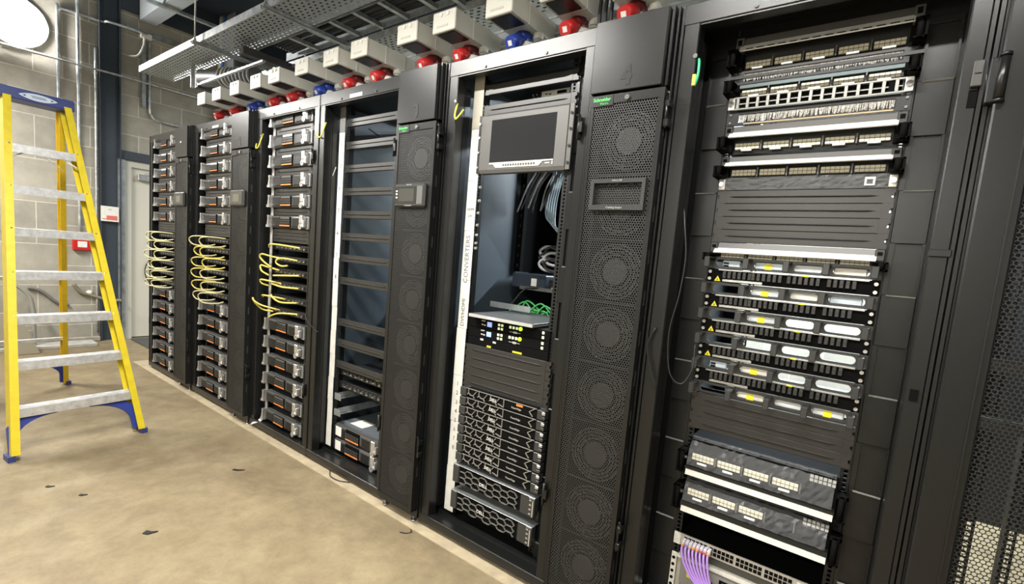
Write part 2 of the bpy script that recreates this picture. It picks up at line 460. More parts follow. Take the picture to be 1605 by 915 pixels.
    if hinge_right:
        for z in (1.85, .43):
            h = MB(); h.box(.702, .716, -.012, 0, z-.04, z+.04, .003); h.cyl((.711, -.014, z-.045), (.711, -.014, z+.045), .005, 10); h.box(.712, .726, -.018, -.004, z-.018, z+.018)
            h.build('door_hinge', BLACK, t)
    return t

RA = rack(0, 'black rack at the far left end of the row nearest the cream door', .05)
RB = rack(1.05, 'black rack between the far left cooler and the cooler numbered 2', .05)
RC_ = rack(2.10, 'black rack with a label strip directly right of the cooler numbered 2', .05)
RD = rack(2.85, 'mostly empty black rack with open bars left of the cooler numbered 3', .10, rear=1.40)
RE = rack(3.90, 'black rack holding the flat screen left of the cooler numbered 4', .092, rear=1.55, plates='R')
RF_BAFFLE = None
RF = rack(4.95, 'wide open black rack of patch panels right of the cooler numbered 4', .172, rear='open', plates='LR', hinge_right=False)
RG = rack(5.70, 'black rack with closed perforated door at the right edge', .16, rear='open', plates='', hinge_right=False)
# seams and small hardware of the row front
MB().box(.13, .62, .20, .204, 2.128, 2.176).build('top_light_baffle', BLACK2, RF)  # added to block rear light under the header
MB().box(.008, .742, .42, .424, .05, .90).build('rear_light_baffle', BLACK2, RF)  # added inside the rack to keep rear light off the lower units
k = MB(); k.box(.722, .742, -.014, 0, 1.845, 1.905, .002); k.box(.726, .738, -.017, -.013, 1.875, 1.895); k.build('latch_keeper', mat('dull_grey_keeper', (.055, .053, .05), .4), RF, 'grey latch keeper')
MB().box(.722, .738, -.002, .002, 1.80, 1.84).build('latch_slot', DARK, RF)
k = MB(); k.box(.70, .744, -.006, 0, 1.443, 1.462, .002); k.build('clip', BLACK2, RF)
MB().box(.712, .730, -.003, .001, 1.075, 1.105).build('square_hole', DARK, RF)
for r_, zz in ((RC_, 1.0), (RD, 1.0)):
    pass
for r_, z_, sgn in ((RC_, 2.02, 1), (RE, 2.02, 1), (RF, 2.03, 1), (RD, 2.03, 1)):
    x = .058
    e = MB()
    if r_ is RF: e.tube([(x+.006, .012, z_), (x+.014, -.004, z_-.02), (x+.014, -.004, z_-.06), (x+.004, .004, z_-.085)], .0042, 8)
    elif r_ is RD: e.tube([(x, .01, z_+.01), (x+.004, -.006, z_-.03), (x-.006, -.014, z_-.07), (x-.035, -.01, z_-.075), (x-.055, -.01, z_-.055)], .0042, 8)
    elif r_ is RC_: e.tube([(x-.050, -.008, z_-.045), (x-.040, -.016, z_-.075), (x-.018, -.012, z_-.070), (x-.002, -.002, z_-.02), (x, .01, z_+.02)], .0042, 8)
    else: e.tube([(x, .01, z_), (x+.004, -.006, z_-.05), (x+.016, -.012, z_-.075), (x+.034, -.008, z_-.06), (x+.05, 0, z_-.035)], .0042, 8)
    e.build('earth_wire', YG if r_ is not RF else GRNW, r_, 'coloured earth wire')
    q = MB(); q.cyl((x-.002, -.004, z_+.006), (x-.002, .002, z_+.006), .007, 10); q.build('earth_stud', CHROME, r_)
    if r_ is RF: MB().box(x-.004, x+.008, -.004, .004, z_-.085, z_-.05, .002).build('earth_tag', YG, r_, 'yellow earth tag')
# paper labels on the header rails
for r_, xa in ((RB, .33), (RC_, .32), (RD, .30)):
    MB().box(xa, xa+.11, -.0035, -.002, 2.142, 2.160).build('paper_label', PAPER, r_, 'white paper label')
# pins on the left side of the first rack
for z in (1.86, .46):
    p = MB()
    p.box(-.03, .004, .01, .03, z-.02, z+.02); p.box(-.07, -.03, .014, .026, z+.012, z+.02); p.box(-.07, -.03, .014, .026, z-.02, z-.012); p.cyl((-.068, .02, z-.032), (-.068, .02, z+.032), .006, 8)
    p.build('door_pin', BLACK2, RA)
# roof trough along the top of the row (left end)
tag(MB().box(.14, 1.05, .30, .95, HT+.003, HT+.065, .004).build('cable_trough', BLACK), 'black cable trough lying on top of the leftmost rack', 'cable trough')

# door of the right-hand rack
gd = MB(); gd.box(.016, .094, -.034, -.004, .075, 2.18, .004); gd.box(.66, .735, -.034, -.004, .075, 2.18, .004); gd.box(.094, .66, -.034, -.004, 2.09, 2.18); gd.box(.094, .66, -.034, -.004, .075, .15)
gdo = gd.build('door', BLACK, RG)
MB().box(.094, .66, -.024, -.0228, .15, 2.09).build('perforated_sheet', MESHG, gdo)
st = MB(); st.box(.09, .66, -.021, -.008, 1.185, 1.213); st.box(.09, .66, -.021, -.008, 1.043, 1.072); st.split('stiffener', BLACK2, gdo)
for z in (1.85, .43):
    h = MB(); h.box(.0, .018, -.03, -.002, z-.05, z+.05, .002); h.cyl((.022, -.040, z-.045), (.022, -.040, z+.045), .0095, 12); h.cyl((.022, -.040, z-.054), (.022, -.040, z-.047), .011, 12); h.cyl((.022, -.040, z+.047), (.022, -.040, z+.054), .011, 12)
    h.build('hinge', BLACK, RG)
MB().box(.074, .078, -.0385, -.034, .08, 2.17).build('edge_trim', BLACK2, gdo)
for xg in (.13, .27):
    o = _shared['rail'].copy(); COL.objects.link(o); o.parent = RG; o.location = (xg, .40, 0)

# ---------------------------------------------------------------- in-row coolers
FANG = mat('fan_guard_grey', (.075, .075, .072), .4)
FANZ = (1.785, 1.560, 1.335, 1.110, .885, .660, .435, .215)
def cooler(x0, label, num, kind):
    t = thing('cooling_unit', label, 'cooling unit', (x0, 0, 0), 'narrow cooling units between the racks')
    MB().box(.006, .294, .06, 1.05, .03, HT-.006).build('cabinet', BLACK2, t)
    p = MB(); p.box(.016, .272, -.047, -.040, 1.948, HT-.008, .002); p.box(.262, .272, -.040, .06, 1.948, HT-.008); p.box(.016, .024, -.04, .06, 1.948, HT-.008); p.box(.02, .27, -.04, .06, HT-.014, HT-.008)
    tp = p.build('top_panel', BLACK, t)
    e = MB(); e.box(.002, .013, -.02, .06, 1.95, HT); e.box(.276, .284, -.026, .06, 1.95, HT); e.box(.290, .296, -.012, .06, .05, HT); e.build('edge_trim', BLACK, t)
    if num: lettering(num, .085, NUM, tp, (.148, -.0476, 1.992), squeeze=.85, name='numeral', bold=.0035)
    d = MB(); x1, x2, z1, z2 = .024, .288, .072, 1.938
    d.frame(x1, x2, z1, z2, x1+.012, x2-.018, z1+.02, z2-.03, -.047, -.034)
    d.box(x1, x1+.004, -.034, -.004, z1, z2); d.box(x2-.004, x2, -.034, -.004, z1, z2); d.box(x1, x2, -.034, -.004, z2-.004, z2); d.box(x1, x2, -.034, -.004, z1, z1+.004)
    dr = d.build('door', BLACK, t)
    MB().box(x1+.012, x2-.018, -.0445, -.0433, z1+.02, z2-.03).build('perforated_sheet', MESHC, dr)
    kk = MB(); kk.cyl((.160, -.053, 1.921), (.160, -.047, 1.921), .0085, 14); kk.build('key_lock', CHROME, dr)
    bg = MB().box(.024, .108, -.0485, -.047, 1.902, 1.936).build('badge', BLACK, dr, 'badge with green lettering')
    if kind in ('c3', 'c4'):
        lettering('Schneider', .0165, GREENT, bg, (.066, -.0488, 1.923), name='badge_lettering', bold=.0004)
        lettering('Electric', .0105, GREENT, bg, (.060, -.0488, 1.910), name='badge_lettering', align='LEFT')
    # fans behind the sheet
    for i, z in enumerate(FANZ):
        f = MB(); f.box(.052, .278, .0, .003, z-.1115, z+.1115)
        fan = f.build('fan', DARK, t)
        g = MB()
        for r_ in (.096, .084, .072, .060): g.ring((.166, z), r_-.0022, r_+.0022, -.014, -.006, 36)
        for a in (20, 140, 260):
            ca, sa = math.cos(R(a)), math.sin(R(a))
            g.bar((.166+.045*ca, -.009, z+.045*sa), (.166+.097*ca, -.009, z+.097*sa), .006, .004, (0, 1, 0))
        g.cyl((.166, -.016, z), (.166, -.004, z), .046, 28)
        g.build('fan_guard_grille', FANG, fan)
        v = MB(); v.ring((.166, z), .048, .092, -.0035, -.001, 36); v.build('fan_opening', DARK, fan)
    s = MB()
    for a, b in zip(FANZ, FANZ[1:]): s.box(.052, .278, -.008, -.004, (a+b)/2-.0035, (a+b)/2+.0035)
    s.split('fan_divider', CHAR, t)
    # hinges on the right
    for z in (1.86, .40):
        h = MB(); h.cyl((.294, -.034, z-.05), (.294, -.034, z+.05), .006, 10); h.box(.288, .306, -.04, -.012, z+.018, z+.04, .002); h.box(.288, .306, -.04, -.012, z-.045, z-.02, .002); h.tube([(.291, -.038, z+.055), (.302, -.045, z+.06), (.306, -.040, z+.03)], .003, 6)
        h.build('door_hinge', BLACK, t)
    sl = MB()
    for i in range(12):
        z = .25+i*.14
        sl.box(.2885, .2895, -.028, -.02, z, z+.05)
    sl.split('edge_slot', CHAR, t)
    for x in (.04, .26):
        fo = MB(); fo.cyl((x, .0, .0035), (x, .0, .010), .015, 12); fo.cyl((x, .0, .01), (x, .0, .06), .006, 8); fo.build('leveling_foot', STEEL, t)
    MB().box(.008, .292, -.01, .06, .03, .066).build('plinth_rail', BLACK2, t)
    # display
    if kind == 'c4':
        f = MB(); f.frame(.060, .262, 1.545, 1.651, .074, .250, 1.562, 1.637, -.060, -.044)
        bz = f.build('display_bezel', CHAR, t, 'empty display bezel')
        q = MB(); q.box(.075, .25, -.036, -.034, 1.56, 1.628); q.box(.075, .25, -.042, -.036, 1.560, 1.564); q.build('recess_plate', PANELGREY, bz)
        MB().tube([(.08, -.04, 1.628), (.13, -.038, 1.624), (.17, -.038, 1.636), (.22, -.038, 1.630)], .003, 6).build('display_wire', BLKC, bz)
        lettering('InRow DX', .0085, GREYT, bz, (.160, -.0603, 1.6445), name='bezel_lettering')
        lettering('Cooling System', .0095, GREYT, bz, (.158, -.0603, 1.5535), name='bezel_lettering')
    else:
        zc = 1.607
        f = MB(); f.box(.046, .258, -.064, -.044, zc-.056, zc+.055, .008); bz = f.build('display', CHAR, t, 'small grey display unit')
        if kind == 'c3':
            MB().box(.055, .205, -.0655, -.064, zc-.040, zc+.040).build('display_glass', SCREEN, bz)
            MB().box(.083, .190, -.0665, -.0655, zc-.030, zc+.030).build('screen_area', SCREENG, bz)
            MB().box(.208, .246, -.0655, -.064, zc-.042, zc+.040).build('side_pad', GREYB, bz)
            for z, c_ in ((.018, PAPER), (.004, LEDW), (-.012, PAPER)): MB().box(.062, .073, -.0667, -.0655, zc+z-.003, zc+z+.004).build('indicator', c_, bz)
            lettering('InRow DX', .008, GREYT, bz, (.150, -.0645, zc+.0475), name='display_lettering')
            lettering('Cooling System', .008, GREYT, bz, (.150, -.0645, zc-.0485), name='display_lettering')
        else:
            MB().box(.062, .240, -.0655, -.064, zc-.042, zc+.042).build('display_glass', SCREENG, bz)
            MB().box(.105, .195, -.0667, -.0655, zc-.026, zc+.026, ).build('screen_area', mat('pale_display', (.15, .145, .115), .25), bz)
    return t
C1 = cooler(.75, 'leftmost narrow black cooling unit without a number, beside the first rack', '', 'c1')
C2 = cooler(1.80, 'narrow black cooling unit numbered 2 with a small grey display', '2', 'c2')
C3 = cooler(3.60, 'narrow black cooling unit numbered 3 beside the mostly empty rack', '3', 'c3')
C4 = cooler(4.65, 'large narrow black cooling unit numbered 4 with an empty display bezel', '4', 'c4')
MB().box(.125, .150, -.0485, -.047, 2.062, 2.074).build('sticker', PAPER, C1.children[1], 'small pale sticker')
# ---------------------------------------------------------------- things shared by several racks
U = .0445
ORD = ['topmost', 'second', 'third', 'fourth', 'fifth', 'sixth', 'seventh', 'eighth', 'ninth', 'tenth', 'eleventh', 'twelfth']
def blank(loc, label, group=None, h=.0432, name='blanking_panel'):
    t = thing(name, label, 'blanking panel', loc, group)
    m = MB(); m.prism([(-.0015, -h/2), (-.003, -h/2+.0015), (-.003, h/2-.0015), (-.0015, h/2), (.012, h/2), (.012, -h/2)], 'x', -.215, .215)
    pf = m.build('panel_face', PANELGREY, t)
    m = MB()
    A = [m.bm.verts.new(p) for p in ((-.205, -.003, 0), (-.185, -.003, .0028), (.185, -.003, .0028), (.205, -.003, 0), (.185, -.003, -.0028), (-.185, -.003, -.0028))]
    B = [m.bm.verts.new(p) for p in ((-.18, -.0085, .0), (.18, -.0085, .0))]
    for f in ((0, 1, 6), (1, 2, 7, 6), (2, 3, 7), (3, 4, 7), (4, 5, 6, 7), (5, 0, 6)): m.bm.faces.new([(A+B)[q] for q in f])
    m.build('ridge', PANELGREY, t)
    for s in (-1, 1):
        c = MB(); c.prism([(s*.215, -h/2), (s*.2413, -h/2), (s*.2413, -.009), (s*.234, -.005), (s*.234, .005), (s*.2413, .009), (s*.2413, h/2), (s*.215, h/2)], 'y', -.002, .010)
        c.build('snap_clip', PANELGREY, t)
    return t
def blank_copy(src, loc, label, group): return dup(src, loc, label, group)

def module(loc, label, group, lab=True, ears=True):
    t = thing('battery_module', label, 'battery module', loc, group)
    m = MB(); m.box(-.218, .218, .012, .62, 0, .086, .002); m.build('module_case', MODG, t)
    m = MB(); m.prism([(.014, .002), (-.004, .006), (-.010, .016), (-.010, .070), (-.004, .081), (.014, .085)], 'x', -.222, .222); bz = m.build('bezel', MODG, t)
    m = MB(); m.box(-.205, -.112, -.012, -.009, .016, .070, .002); m.box(.052, .128, -.012, -.009, .016, .070, .002); m.split('recess_panel', BLACK2, bz)
    b = MB().box(-.100, .034, -.017, -.008, .010, .078, .002).build('contact_block', DARK, t)
    g = MB()
    for i in range(8):
        x = -.096+i*.0162
        for z0 in (.030, .046): g.box(x, x+.0125, -.0185, -.0165, z0, z0+.013)
    g.build('vent_grille', CHAR, b)
    o = MB()
    for i in range(8): x = -.096+i*.0162; o.box(x, x+.0135, -.0186, -.0165, .015, .024)
    o.build('orange_grille', ORANGE, b, 'row of orange contacts')
    if lab: MB().box(-.090, .026, -.0182, -.0165, .063, .076).build('paper_label', GREYB if lab == 'grey' else PAPER, b, 'label on the block')
    if ears:
        e = MB(); e.prism([(-.247, .004), (-.218, .004), (-.222, .030), (-.222, .060), (-.218, .084), (-.240, .084), (-.236, .060), (-.243, .030)], 'y', -.030, .004); e.box(-.247, -.240, -.034, .01, .004, .02)
        e.build('ear_handle', SILVER, t)
    h = MB(); h.box(.166, .200, -.032, -.004, .038, .088, .003); h.box(.158, .206, -.026, -.004, .012, .060, .003); h.ring((.182, .016), .006, .017, -.034, -.026, 18); h.box(.206, .236, -.006, .004, .004, .082)
    h.build('latch_handle', SILVER, t)
    return t

def loop_cable(pts, r, m, label, group, name='fibre_cable', n=8):
    return tag(MB().tube(pts, r, n).build(name, m), label, 'cable', group)

def fibre_switch(loc, label, group):
    t = thing('network_switch', label, 'network switch', loc, group)
    MB().box(-.222, .222, .004, .40, 0, .042, .0015).build('switch_case', BLACK2, t)
    for s in (-1, 1): MB().box(s*.222, s*.2413, 0, .006, .002, .041).build('ear_bracket', BLACK2, t)
    f = MB()
    for i in range(10):
        x = -.19+i*.038; f.box(x, x+.026, -.004, .005, .010, .030)
    f.split('port', CHAR, t)
    c = MB()
    for i in range(7):
        x = -.17+i*.055; c.box(x, x+.018, -.007, -.003, .014, .020)
    c.split('transceiver_tab', STEEL, t)
    return t

def rackname(k): return {'A': 'far left rack', 'B': 'rack left of cooler 2', 'C': 'rack right of cooler 2'}[k]
M0 = None
for k, xc, yf in (('A', .375, .020), ('B', 1.425, .022), ('C', 2.475, .045)):
    tops = [2.160, 2.028, 1.898, 1.770, 1.640, 1.508]
    lows = [.810, .687, .560, .428, .300, .165]
    for i, z in enumerate(tops):
        lb = f'grey silver-handled battery module, {ORD[i]} of the upper six in the {rackname(k)}'
        zz = z-.0875
        if M0 is None: M0 = module((xc, yf, zz), lb, 'upper battery modules', lab=True); continue
        if i == 3 and k == 'A': MG = module((xc, yf, zz), lb, 'upper battery modules', lab='grey'); continue
        dup(MG if i >= 3 else M0, (xc, yf, zz), lb, 'upper battery modules')
    for i, z in enumerate(lows):
        lb = f'grey silver-handled battery module, {ORD[i]} of the lower six in the {rackname(k)}'
        dup(MG, (xc, yf, z-.0875), lb, 'lower battery modules')
    for i in range(5):                                     # one-unit blanks between the upper modules, then two below
        lb = f'dark ridged blank below the {ORD[i]} upper battery module in the {rackname(k)}'
        z = tops[i]-.110
        if k == 'A' and i == 0: BL0 = blank((xc, yf+.012, z), lb, 'blanking panels between battery modules'); continue
        dup(BL0, (xc, yf+.012, z), lb, 'blanking panels between battery modules')
    for i in range(2):
        dup(BL0, (xc, yf+.012, 1.397-i*U), f'{("upper", "lower")[i]} dark ridged blank above the switches in the {rackname(k)}', 'blanking panels above the switches')
    for i in range(6):
        z = (1.322, 1.243, 1.158, 1.072, .978, .892)[i]-.044
        lb = f'thin black fibre switch, {ORD[i]} of six in the {rackname(k)}'
        if k == 'A' and i == 0: SW0 = fibre_switch((xc, yf+.015, z), lb, 'thin switches between the battery stacks')
        else: dup(SW0, (xc, yf+.015, z), lb, 'thin switches between the battery stacks')
        zc = z+.022
        rr = random.Random(ord(k)*10+i)
        if k in 'AB':
            for j in range(2):
                xa = xc-.10+.165*j+rr.uniform(-.015, .015); w = (.150 if k == 'A' else .135)+rr.uniform(-.01, .02); dz = .052+rr.uniform(-.008, .008)
                fw = .085+rr.uniform(-.01, .02)
                pts = [(xa+.05, yf+.02, zc+.018), (xa, yf-fw*.6, zc+.022), (xa-w*.55, yf-fw, zc+.012), (xa-w*.8, yf-fw, zc-dz*.4), (xa-w*.45, yf-fw*.8, zc-dz), (xa+.03, yf-fw*.2, zc-dz*.95), (xa+.07, yf+.01, zc-dz*.7)]
                loop_cable(pts, .0050, FIBREP if k == 'A' or rr.random() < .5 else FIBRE, f'{("left", "right")[j]} pale yellow fibre loop at the {ORD[i]} switch of the {rackname(k)}', 'yellow fibre loops')
# yellow cables of the third rack: ports at the right, ends hanging past the label strip
cz = [1.322, 1.243, 1.158, 1.072, .978, .892]
cp = [
 (0, [(.12, .04, -.022), (.06, -.02, -.014), (-.06, -.05, -.008), (-.15, -.05, -.012), (-.20, -.03, -.030)], 'arching over the topmost switch'),
 (1, [(-.10, .04, -.026), (-.17, -.03, -.012), (-.23, -.06, -.002), (-.26, -.06, -.022), (-.22, -.05, -.055), (-.16, -.03, -.085)], 'hooking left from the second switch'),
 (1, [(.10, .03, -.026), (.03, -.04, -.014), (-.02, -.06, -.022), (-.04, -.06, -.048), (-.01, -.04, -.066), (.03, -.02, -.060)], 'curling in the middle of the second switch'),
 (2, [(-.12, .04, -.026), (-.20, -.04, -.0), (-.245, -.06, .006), (-.23, -.06, -.030), (-.17, -.04, -.055)], 'hooking left from the third switch'),
 (2, [(.13, .03, -.032), (.03, -.04, -.040), (-.07, -.05, -.048), (-.13, -.03, -.052)], 'lying along the third switch'),
 (3, [(-.08, .04, -.026), (-.18, -.05, -.004), (-.245, -.06, -.006), (-.24, -.05, -.03), (-.19, -.03, -.04)], 'hooking left from the fourth switch'),
 (3, [(.14, .03, -.030), (.02, -.04, -.030), (-.08, -.05, -.022), (-.15, -.03, -.024)], 'lying along the fourth switch'),
 (4, [(-.03, .03, -.026), (-.14, -.05, -.012), (-.23, -.05, -.016), (-.26, -.03, -.03)], 'reaching left from the fifth switch'),
 (4, [(.12, .03, -.030), (0, -.04, -.038), (-.09, -.05, -.016), (-.15, -.03, -.004)], 'lying along the fifth switch'),
 (5, [(-.10, .04, -.026), (-.20, -.06, .002), (-.285, -.08, .028), (-.30, -.08, .045), (-.29, -.07, .012), (-.22, -.05, -.025), (-.14, -.02, -.030)], 'looping far left from the sixth switch'),
 (5, [(.12, .03, -.020), (.03, -.05, -.020), (-.06, -.06, -.042), (-.12, -.06, -.068)], 'drooping below the sixth switch'),
]
for i, pts, w_ in cp:
    loop_cable([(2.475+a, .045+b, cz[i]+c) for a, b, c in pts], .0058, FIBRE, f'yellow fibre cable {w_} in the third rack', 'yellow fibre cables of the third rack')

# label strips taped along the left mounting rails
STRIPP = mat('strip_paper', (.66, .65, .60), .7, noise=.10, nscale=18)
PENINK = mat('grey_pen_ink', (.12, .12, .13), .6)
def strip(x0, x1, y, z0, z1, label, marks, nseg, seed, top=None):
    t = thing('label_strip', label, 'label strip', ((x0+x1)/2, y, 0), 'paper strips along the mounting rails')
    rr = random.Random(seed); w = (x1-x0)/2; z = z1; h = (z1-z0)/nseg
    for i in range(nseg):
        dx = rr.uniform(-.0025, .0025)
        MB().box(-w+dx, w+dx, -.0008-.0006*(i % 2), .0012, z1-(i+1)*h+.0015, z1-i*h).build('paper_segment', top if (top and i == 0) else STRIPP, t)
    for (txt, z, size, vert) in marks:
        lettering(txt, size, PENINK, t, (0, -.0018, z), rot=(PI/2, -PI/2 if vert else 0, 0), name='handwriting', ext=.0002)
    return t
strip(3.994, 4.052, .078, .09, 2.146, 'long white paper label strip with handwriting beside the flat screen rack rail', [('CONVERTERS', 1.33, .036, True), ('DVI/HDMI', 1.08, .030, True), ('HDMI', 1.56, .017, False), ('DVI', 1.53, .017, False)] + [(str(n+1), .735-.0455*n, .028, False) for n in range(8)], 9, 3, top=mat('bare_tape', (.36, .34, .28), .5))
strip(2.922, 2.974, .092, .09, 2.146, 'long white paper label strip with numbers along the mostly empty rack', [(str(n+1), 2.07-.131*n, .034, False) for n in range(8)], 14, 5, top=mat('grey_tape', (.2, .2, .19), .5))
sp_ = strip(2.216, 2.246, .050, .10, 2.15, 'narrow grey label strip hanging down beside the battery modules of the third rack', [], 12, 9)
for c in sp_.children: c.data.materials[0] = mat('worn_label_film', (.42, .42, .40), .4, noise=.15) if c is sp_.children[0] else sp_.children[0].data.materials[0]
tail = MB(); tail.bar((0, -.004, .10), (-.012, -.04, .065), .03, .003, (0, -1, .4)); tail.bar((-.012, -.04, .066), (-.06, -.07, .040), .03, .003, (0, -.3, 1)); tail.build('loose_end', PAPER, sp_, 'white loose end')

# ---------------------------------------------------------------- mostly empty rack (D)
XD = 3.225
zb = [2.050, 1.922, 1.790, 1.658, 1.527, 1.398, 1.270, 1.135, .884, .757, .624]
for i, z in enumerate(zb):
    dup(BL0, (XD, .098, z), f'single black ridged bar across the mostly empty rack, {ORD[i]} from the top', 'single bars across the open rack')
for i, z in enumerate((.556, .474)):
    t = dup(SW0, (XD, .115, z), f'{("upper", "lower")[i]} thin black switch low in the mostly empty rack', 'switches low in the open rack')
loop_cable([(XD+.10, .20, .612), (XD+.13, .13, .622), (XD+.15, .10, .606), (XD+.16, .12, .594)], .005, FIBRE, 'short yellow fibre end on the upper switch of the mostly empty rack', 'yellow fibre ends')
MB
for i, z in enumerate((.400, .300)):
    t = thing('slide_rail', f'grey steel slide rail above the labelled storage units, {("upper", "lower")[i]} one', 'slide rail', (XD-.225, .10, z), 'empty slide rails')
    MB().box(0, .003, 0, .75, 0, .040).build('rail_side', GALVD, t); MB().box(0, .014, 0, .75, 0, .003).build('rail_shelf', GALVD, t)
    MB().box(-.015, .05, -.003, 0, 0, .040).build('rail_bracket', GALVD, t)
for i, z in enumerate((.163, .073)):
    t = module((XD-.008, .112, z), f'{("upper", "lower")[i]} dark storage unit with a white square label in the mostly empty rack', 'labelled storage units', lab=False, ears=False)
    MB().box(-.205, -.148, -.0145, -.0118, .014, .072, .001).build('square_label', PAPER, t, 'white square label')
    if i == 0:
        MB().box(-.215, .215, .02, .60, .0862, .0872).build('lid', mat('blue_grey_lid', (.12, .135, .15), .4), t)
        for a, b, c, d_ in ((-.15, -.03, .05, .15), (.08, .12, .10, .15), (.07, .21, .16, .24)): MB().box(a, b, c, d_, .0872, .0880).build('lid_label', PAPER, t, 'white label on the lid')
loop_cable([(3.46, .26, .33), (3.44, .2, .35), (3.41, .16, .32), (3.42, .17, .28), (3.46, .22, .27)], .004, GREYC, 'grey cable loop above the labelled storage units', None, 'cable')
loop_cable([(2.98, .25, 2.06), (3.15, .30, 1.96), (3.30, .34, 1.90), (3.42, .40, 1.87)], .003, BLKC, 'thin black cable sagging behind the bars of the mostly empty rack', None, 'cable')
loop_cable([(2.925, .075, 1.80), (2.895, .06, 1.70), (2.885, .06, 1.60), (2.895, .055, 1.50), (2.885, .06, 1.35), (2.89, .065, 1.25)], .0025, GREYC, 'thin grey wire hanging left of the numbered paper strip', None, 'cable')
# ---------------------------------------------------------------- flat screen rack (E)
XE = 4.290; YE = .085
b1 = dup(BL0, (XE, YE, 2.085), 'dark ridged blanking panel at the top of the flat screen rack', 'blanking panels of the flat screen rack')
b2 = dup(BL0, (XE, YE, 1.996), 'dark ridged blanking panel directly above the flat screen', 'blanking panels of the flat screen rack')
b3 = thing('cover_plate', 'black cover plate recessed under the header of the flat screen rack', 'cover plate', (XE, YE+.03, 2.112)); MB().box(-.235, .235, 0, .3, 0, .012).build('cover_sheet', BLACK2, b3); MB().box(-.235, .235, -.004, 0, -.004, .014).build('cover_lip', BLACK, b3)
t = thing('media_converter', 'small white and black converter box between the top blanking panels', 'converter box', (4.36, .16, 2.042))
MB().box(-.09, .10, 0, .12, -.002, .030, .002).build('case', BLACK2, t); MB().box(-.05, .09, -.003, 0, .004, .027).build('front_plate', CREAM, t)
MB().box(.03, .075, -.005, -.003, .009, .021).build('port', DARK, t)
q = MB(); q.box(-.03, -.02, -.005, -.003, .012, .016); q.box(-.012, .0, -.005, -.003, .010, .014); q.split('small_port', DARK, t)
for xx in (-.095, -.075):
    q = MB(); q.cyl((xx, -.004, .012), (xx, .004, .012), .006, 12); q.cyl((xx, -.002, .016), (xx, -.002, .026), .003, 8); q.build('connector', CHROME, t)
# screen console
t = thing('console_screen', 'flat grey rack screen with a row of buttons under the dark glass', 'screen', (XE, YE-.012, 1.845))
MB().prism([(.0, -.127), (-.006, -.112), (-.006, .12), (0, .126), (.03, .126), (.03, -.127)], 'x', -.228, .222).build('screen_bezel', GREYB, t)
MB().box(-.168, .168, -.0075, -.0055, -.082, .100).build('screen_glass', SCREEN, t)
st = MB(); st.prism([(-.166, -.083), (.168, -.083), (.168, -.088), (.118, -.088), (.100, -.106), (-.128, -.106), (-.145, -.090), (-.166, -.090)], 'y', -.0085, -.0055); so = st.build('button_strip', CREAM, t, 'pale button strip')
for i in range(13):
    m = MB(); m.ring((-.085+i*.0135, -.096), .0035, .0052, -.0098, -.0083, 12); m.cyl((-.085+i*.0135, -.0092, -.096), (-.085+i*.0135, -.0083, -.096), .0034, 10); m.build('button', GREYB, so)
q = MB(); q.box(.130, .152, -.0075, -.0055, -.0985, -.0945); q.box(.164, .167, -.0085, -.0055, -.103, -.090); q.split('status_mark', PAPER, t)
for s in (-1, 1):
    e = MB(); e.box(s*.2255, s*.2445, -.004, .004, -.126, .126); eo = e.build('ear_plate', GREYB if s > 0 else PANELGREY, t)
    for z in (-.10, -.035, .03, .09):
        m = MB(); m.cyl((s*.236, -.009, z), (s*.236, -.003, z), .0055, 12); m.build('screw', NUM if s > 0 else STEEL, eo)
# laptop-like drawer on the video switchers
t = thing('closed_laptop', 'closed thin grey laptop lying on the video switchers', 'laptop', (4.268, .045, 1.0715))
MB().box(-.178, .178, 0, .36, 0, .009, .002).build('base', GREYB, t); MB().box(-.178, .178, .001, .36, .0095, .0165, .002).build('lid', mat('laptop_lid', (.10, .105, .11), .35), t)
MB().box(-.178, .178, -.001, .001, .002, .0155).build('front_edge', mat('laptop_edge', (.42, .42, .40), .35), t); MB().box(-.065, -.022, -.002, -.0005, .004, .013).build('notch', WHITE, t)
# video switchers
def video_switch(loc, label):
    t = thing('video_switcher', label, 'video switcher', loc, 'video switchers with lit buttons')
    MB().box(-.222, .222, .004, .35, 0, .0445, .001).build('case', BLACK2, t)
    MB().box(-.224, .224, 0, .006, .001, .0438, .001).build('front_panel', DARK, t)
    MB().box(-.115, -.088, -.0015, 0, .012, .034).build('display', LEDB, t)
    for x, z, m_, w_ in ((-.150, .036, GREYT, .022), (-.148, .018, IVORY, .009), (-.134, .017, IVORY, .009)): MB().box(x, x+w_, -.0012, 0, z-.003, z+.002).build('status_light' if w_ < .02 else 'maker_mark', m_, t)
    for x in (-.046, -.028):
        for z in (.013, .030): MB().box(x-.006, x+.006, -.003, 0, z-.0055, z+.0055, .001).build('button', LEDW, t)
    for x in (.018, .036, .054): MB().box(x-.006, x+.006, -.003, 0, .0235, .0355, .001).build('button', LEDW, t)
    m = MB(); m.cyl((.074, -.004, .030), (.074, 0, .030), .0085, 16); m.build('lit_button', LEDG, t, 'bright green lit button')
    m = MB(); m.box(.015, .075, -.0012, 0, .0085, .0105); m.box(.035, .056, -.0018, 0, .005, .014, .0015); m.build('badge', GREYT, t)
    for z in (.012, .032): MB().box(.186, .198, -.003, 0, z-.006, z+.006, .001).build('end_button', LEDW, t)
    return t
v = video_switch((XE-.004, YE, 1.022), 'black video switcher with a green lit button directly under the closed laptop')
dup(v, (XE-.004, YE, .977), 'black video switcher with a green lit button, lower of the two')
t = thing('blank_unit', 'plain black unit with small yellow and white stickers below the video switchers', 'rack unit', (XE-.004, YE, .936))
MB().box(-.222, .222, .004, .35, 0, .0405).build('case', BLACK2, t); MB().box(-.224, .224, 0, .006, .001, .040, .001).build('front_panel', DARK, t)
